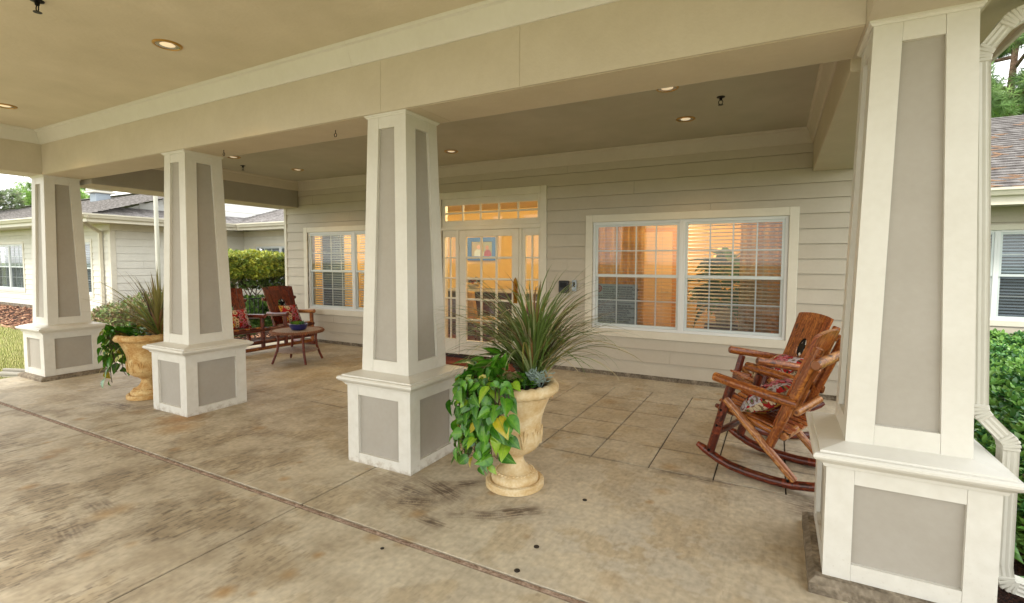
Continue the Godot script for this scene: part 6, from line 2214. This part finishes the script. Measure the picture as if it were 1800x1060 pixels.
	b.box(Vector3(0, 0.09, 0.027), Vector3(0.036, 0.07, 0.004), 0.002)
	part("key_panel", b, M.dark, kp)
	# ceiling fittings
	can_light("recessed light in the driveway ceiling, upper left of the picture", -1.49, DRIVE_CEIL, 0.85, 0.095)
	can_light("recessed light in the driveway ceiling at the picture's left edge", -4.56, DRIVE_CEIL, 0.83, 0.095)
	can_light("recessed light in the porch ceiling before the wide window", 1.65, CEIL, -2.43, 0.095)
	can_light("recessed porch light half hidden by the beam, right of the middle column", 1.66, CEIL, -1.42, 0.095)
	can_light("recessed porch light just right of the middle column's top", -1.38, CEIL, -2.56, 0.095)
	can_light("recessed porch light over the log bench's window", -4.37, CEIL, -2.52, 0.095)
	can_light("recessed porch light beside the second column's top", -4.36, CEIL, -1.45, 0.095)
	sprinkler("fire sprinkler in the driveway ceiling at the picture's top left", -1.53, DRIVE_CEIL, 1.56)
	sprinkler("fire sprinkler in the porch ceiling near the right end", 2.04, CEIL, -1.87)
	sprinkler("fire sprinkler in the porch ceiling right of the second column", -4.85, CEIL, -1.91)
	for q in [[-2.21, 0.01, "small metal hook under the beam beside the second column"], [-0.68, 0.03, "small metal hook under the beam left of the middle column"]]:
		b = MB.new()
		b.tube([Vector3(0, 0, 0), Vector3(0, -0.025, 0)], [0.004, 0.003], 6)
		var pts: Array = []
		var rad: Array = []
		for k in 13:
			var a := PI / 2 + TAU * 0.9 * k / 12.0
			pts.append(Vector3(cos(a) * 0.014, -0.039 + sin(a) * 0.014, 0)); rad.append(0.003)
		b.tube(pts, rad, 6)
		tag(part("hook", b, M.bolt, self, Vector3(q[0], 2.566, q[1])), q[2], "hook", "hooks under the beam")
	# downspout behind the right column
	downspout("white fluted downspout bending round the near right column", [Vector3(3.625, 2.73, 0.0), Vector3(3.62, 2.665, 0.0), Vector3(3.39, 2.552, 0.0), Vector3(3.298, 2.42, 0.0), Vector3(3.335, 1.60, -0.01), Vector3(3.365, 0.83, -0.02), Vector3(3.475, 0.705, -0.02), Vector3(3.478, 0.14, -0.02), Vector3(3.49, 0.06, -0.02), Vector3(3.80, -0.01, -0.02)], 0.078, 0.056, Vector3.BACK, M.white_metal)

func _ready() -> void:
	# camera
	var cam := Camera3D.new()
	cam.name = "camera"
	add_child(cam)
	var yaw := 0.4848
	var pitch := 0.0567
	var roll := 0.0039
	var f := Vector3(-sin(yaw), 0, -cos(yaw))
	var rt := Vector3(cos(yaw), 0, -sin(yaw))
	var up := Vector3.UP * cos(pitch) + f * sin(pitch)
	f = f * cos(pitch) - Vector3.UP * sin(pitch)
	var rt2 := rt * cos(roll) + up * sin(roll)
	up = up * cos(roll) - rt * sin(roll)
	cam.transform = Transform3D(Basis(rt2, up, -f), Vector3(2.5327, 1.5, 2.9349))
	cam.projection = Camera3D.PROJECTION_FRUSTUM
	cam.near = 0.05
	cam.far = 900.0
	cam.size = 0.05 * 1060.0 / 865.0
	cam.frustum_offset = Vector2((900.0 - 910.47) / 865.0, -(530.0 - 510.11) / 865.0) * 0.05
	cam.current = true
	# sky and exposure
	var we := WorldEnvironment.new()
	we.name = "environment"
	var env := Environment.new()
	env.background_mode = Environment.BG_SKY
	var sm := ProceduralSkyMaterial.new()
	sm.sky_top_color = Color(0.86, 0.87, 0.88)
	sm.sky_horizon_color = Color(0.98, 0.98, 0.97)
	sm.sky_curve = 0.25
	sm.ground_bottom_color = Color(0.42, 0.40, 0.32)
	sm.ground_horizon_color = Color(0.70, 0.70, 0.66)
	sm.sky_energy_multiplier = 1.0
	var sky := Sky.new()
	sky.sky_material = sm
	env.sky = sky
	env.tonemap_mode = Environment.TONE_MAPPER_LINEAR
	env.tonemap_exposure = 3.25
	env.sdfgi_enabled = true
	env.ssao_enabled = true
	env.ssil_enabled = true
	we.environment = env
	add_child(we)
	# soft sun through thin cloud, high behind the viewer's left
	var sun := DirectionalLight3D.new()
	sun.name = "sun"
	sun.light_color = Color(1.0, 0.98, 0.945)
	sun.light_energy = 0.33
	sun.light_angular_distance = 12.0
	sun.shadow_enabled = true
	add_child(sun)
	sun.look_at_from_position(Vector3(-3, 9, 6.5), Vector3.ZERO)
	rng.seed = 1
	materials()
	M.desk = std(Color(0.55, 0.36, 0.22), 0.5, M.mat_wood.albedo_texture, 1.0, "world")
	M.door_frame = std(Color(0.80, 0.60, 0.34), 0.5)
	M.brass_ring = std(Color(0.72, 0.56, 0.28), 0.35)
	M.brass_ring.metallic = 0.6
	M.can_glow = std(Color(1.0, 0.9, 0.7), 0.3)
	M.can_glow.emission_enabled = true
	M.can_glow.emission = Color(1.0, 0.93, 0.80)
	M.can_glow.emission_energy_multiplier = 0.14
	M.blue_frame = std(Color(0.06, 0.42, 0.72), 0.4)
	M.print = std(Color.WHITE, 0.5, picture_tex(), 1.0, "uv")
	M.gable = std(Color(0.90, 0.90, 0.88), 0.6)
	M.shingle_brown = bump(std(Color(0.54, 0.525, 0.51), 0.95, M.shingle.albedo_texture, 0.5), M.shingle.heightmap_texture, 0.4)
	M.straw = std(Color(0.62, 0.48, 0.36), 0.8)
	M.wicker_red = std(Color(0.72, 0.52, 0.48), 0.45, M.log.albedo_texture, 2.0, "own")
	M.doormat = bump(std(Color(0.62, 0.28, 0.16), 0.95, M.soil.albedo_texture, 2.0), M.soil.heightmap_texture, 0.5)
	build_grounds_later()

func build_grounds_later() -> void:
	build_floor()
	build_facade()
	build_canopy()
	build_wings()
	column("tapered column farthest left, beside the lawn, on a grey plinth", -5.80, 0.018, 0.05)
	column("second tapered column, between the far urn and the log bench", -2.736, 0.0, 0.0)
	column("middle tapered column, left of the vine-covered urn", 0.0, 0.0, 0.0)
	column("large near column at the right, standing on a grey plinth", 3.057, 0.038, 0.07)
	leaf_meshes.clear()
	for k in 4:
		leaf_meshes.append(heart_leaf([0.15, 0.3, 0.45, 0.22][k], [0.25, 0.4, 0.15, 0.55][k]))
	build_grounds()
	build_interior()
	build_objects()
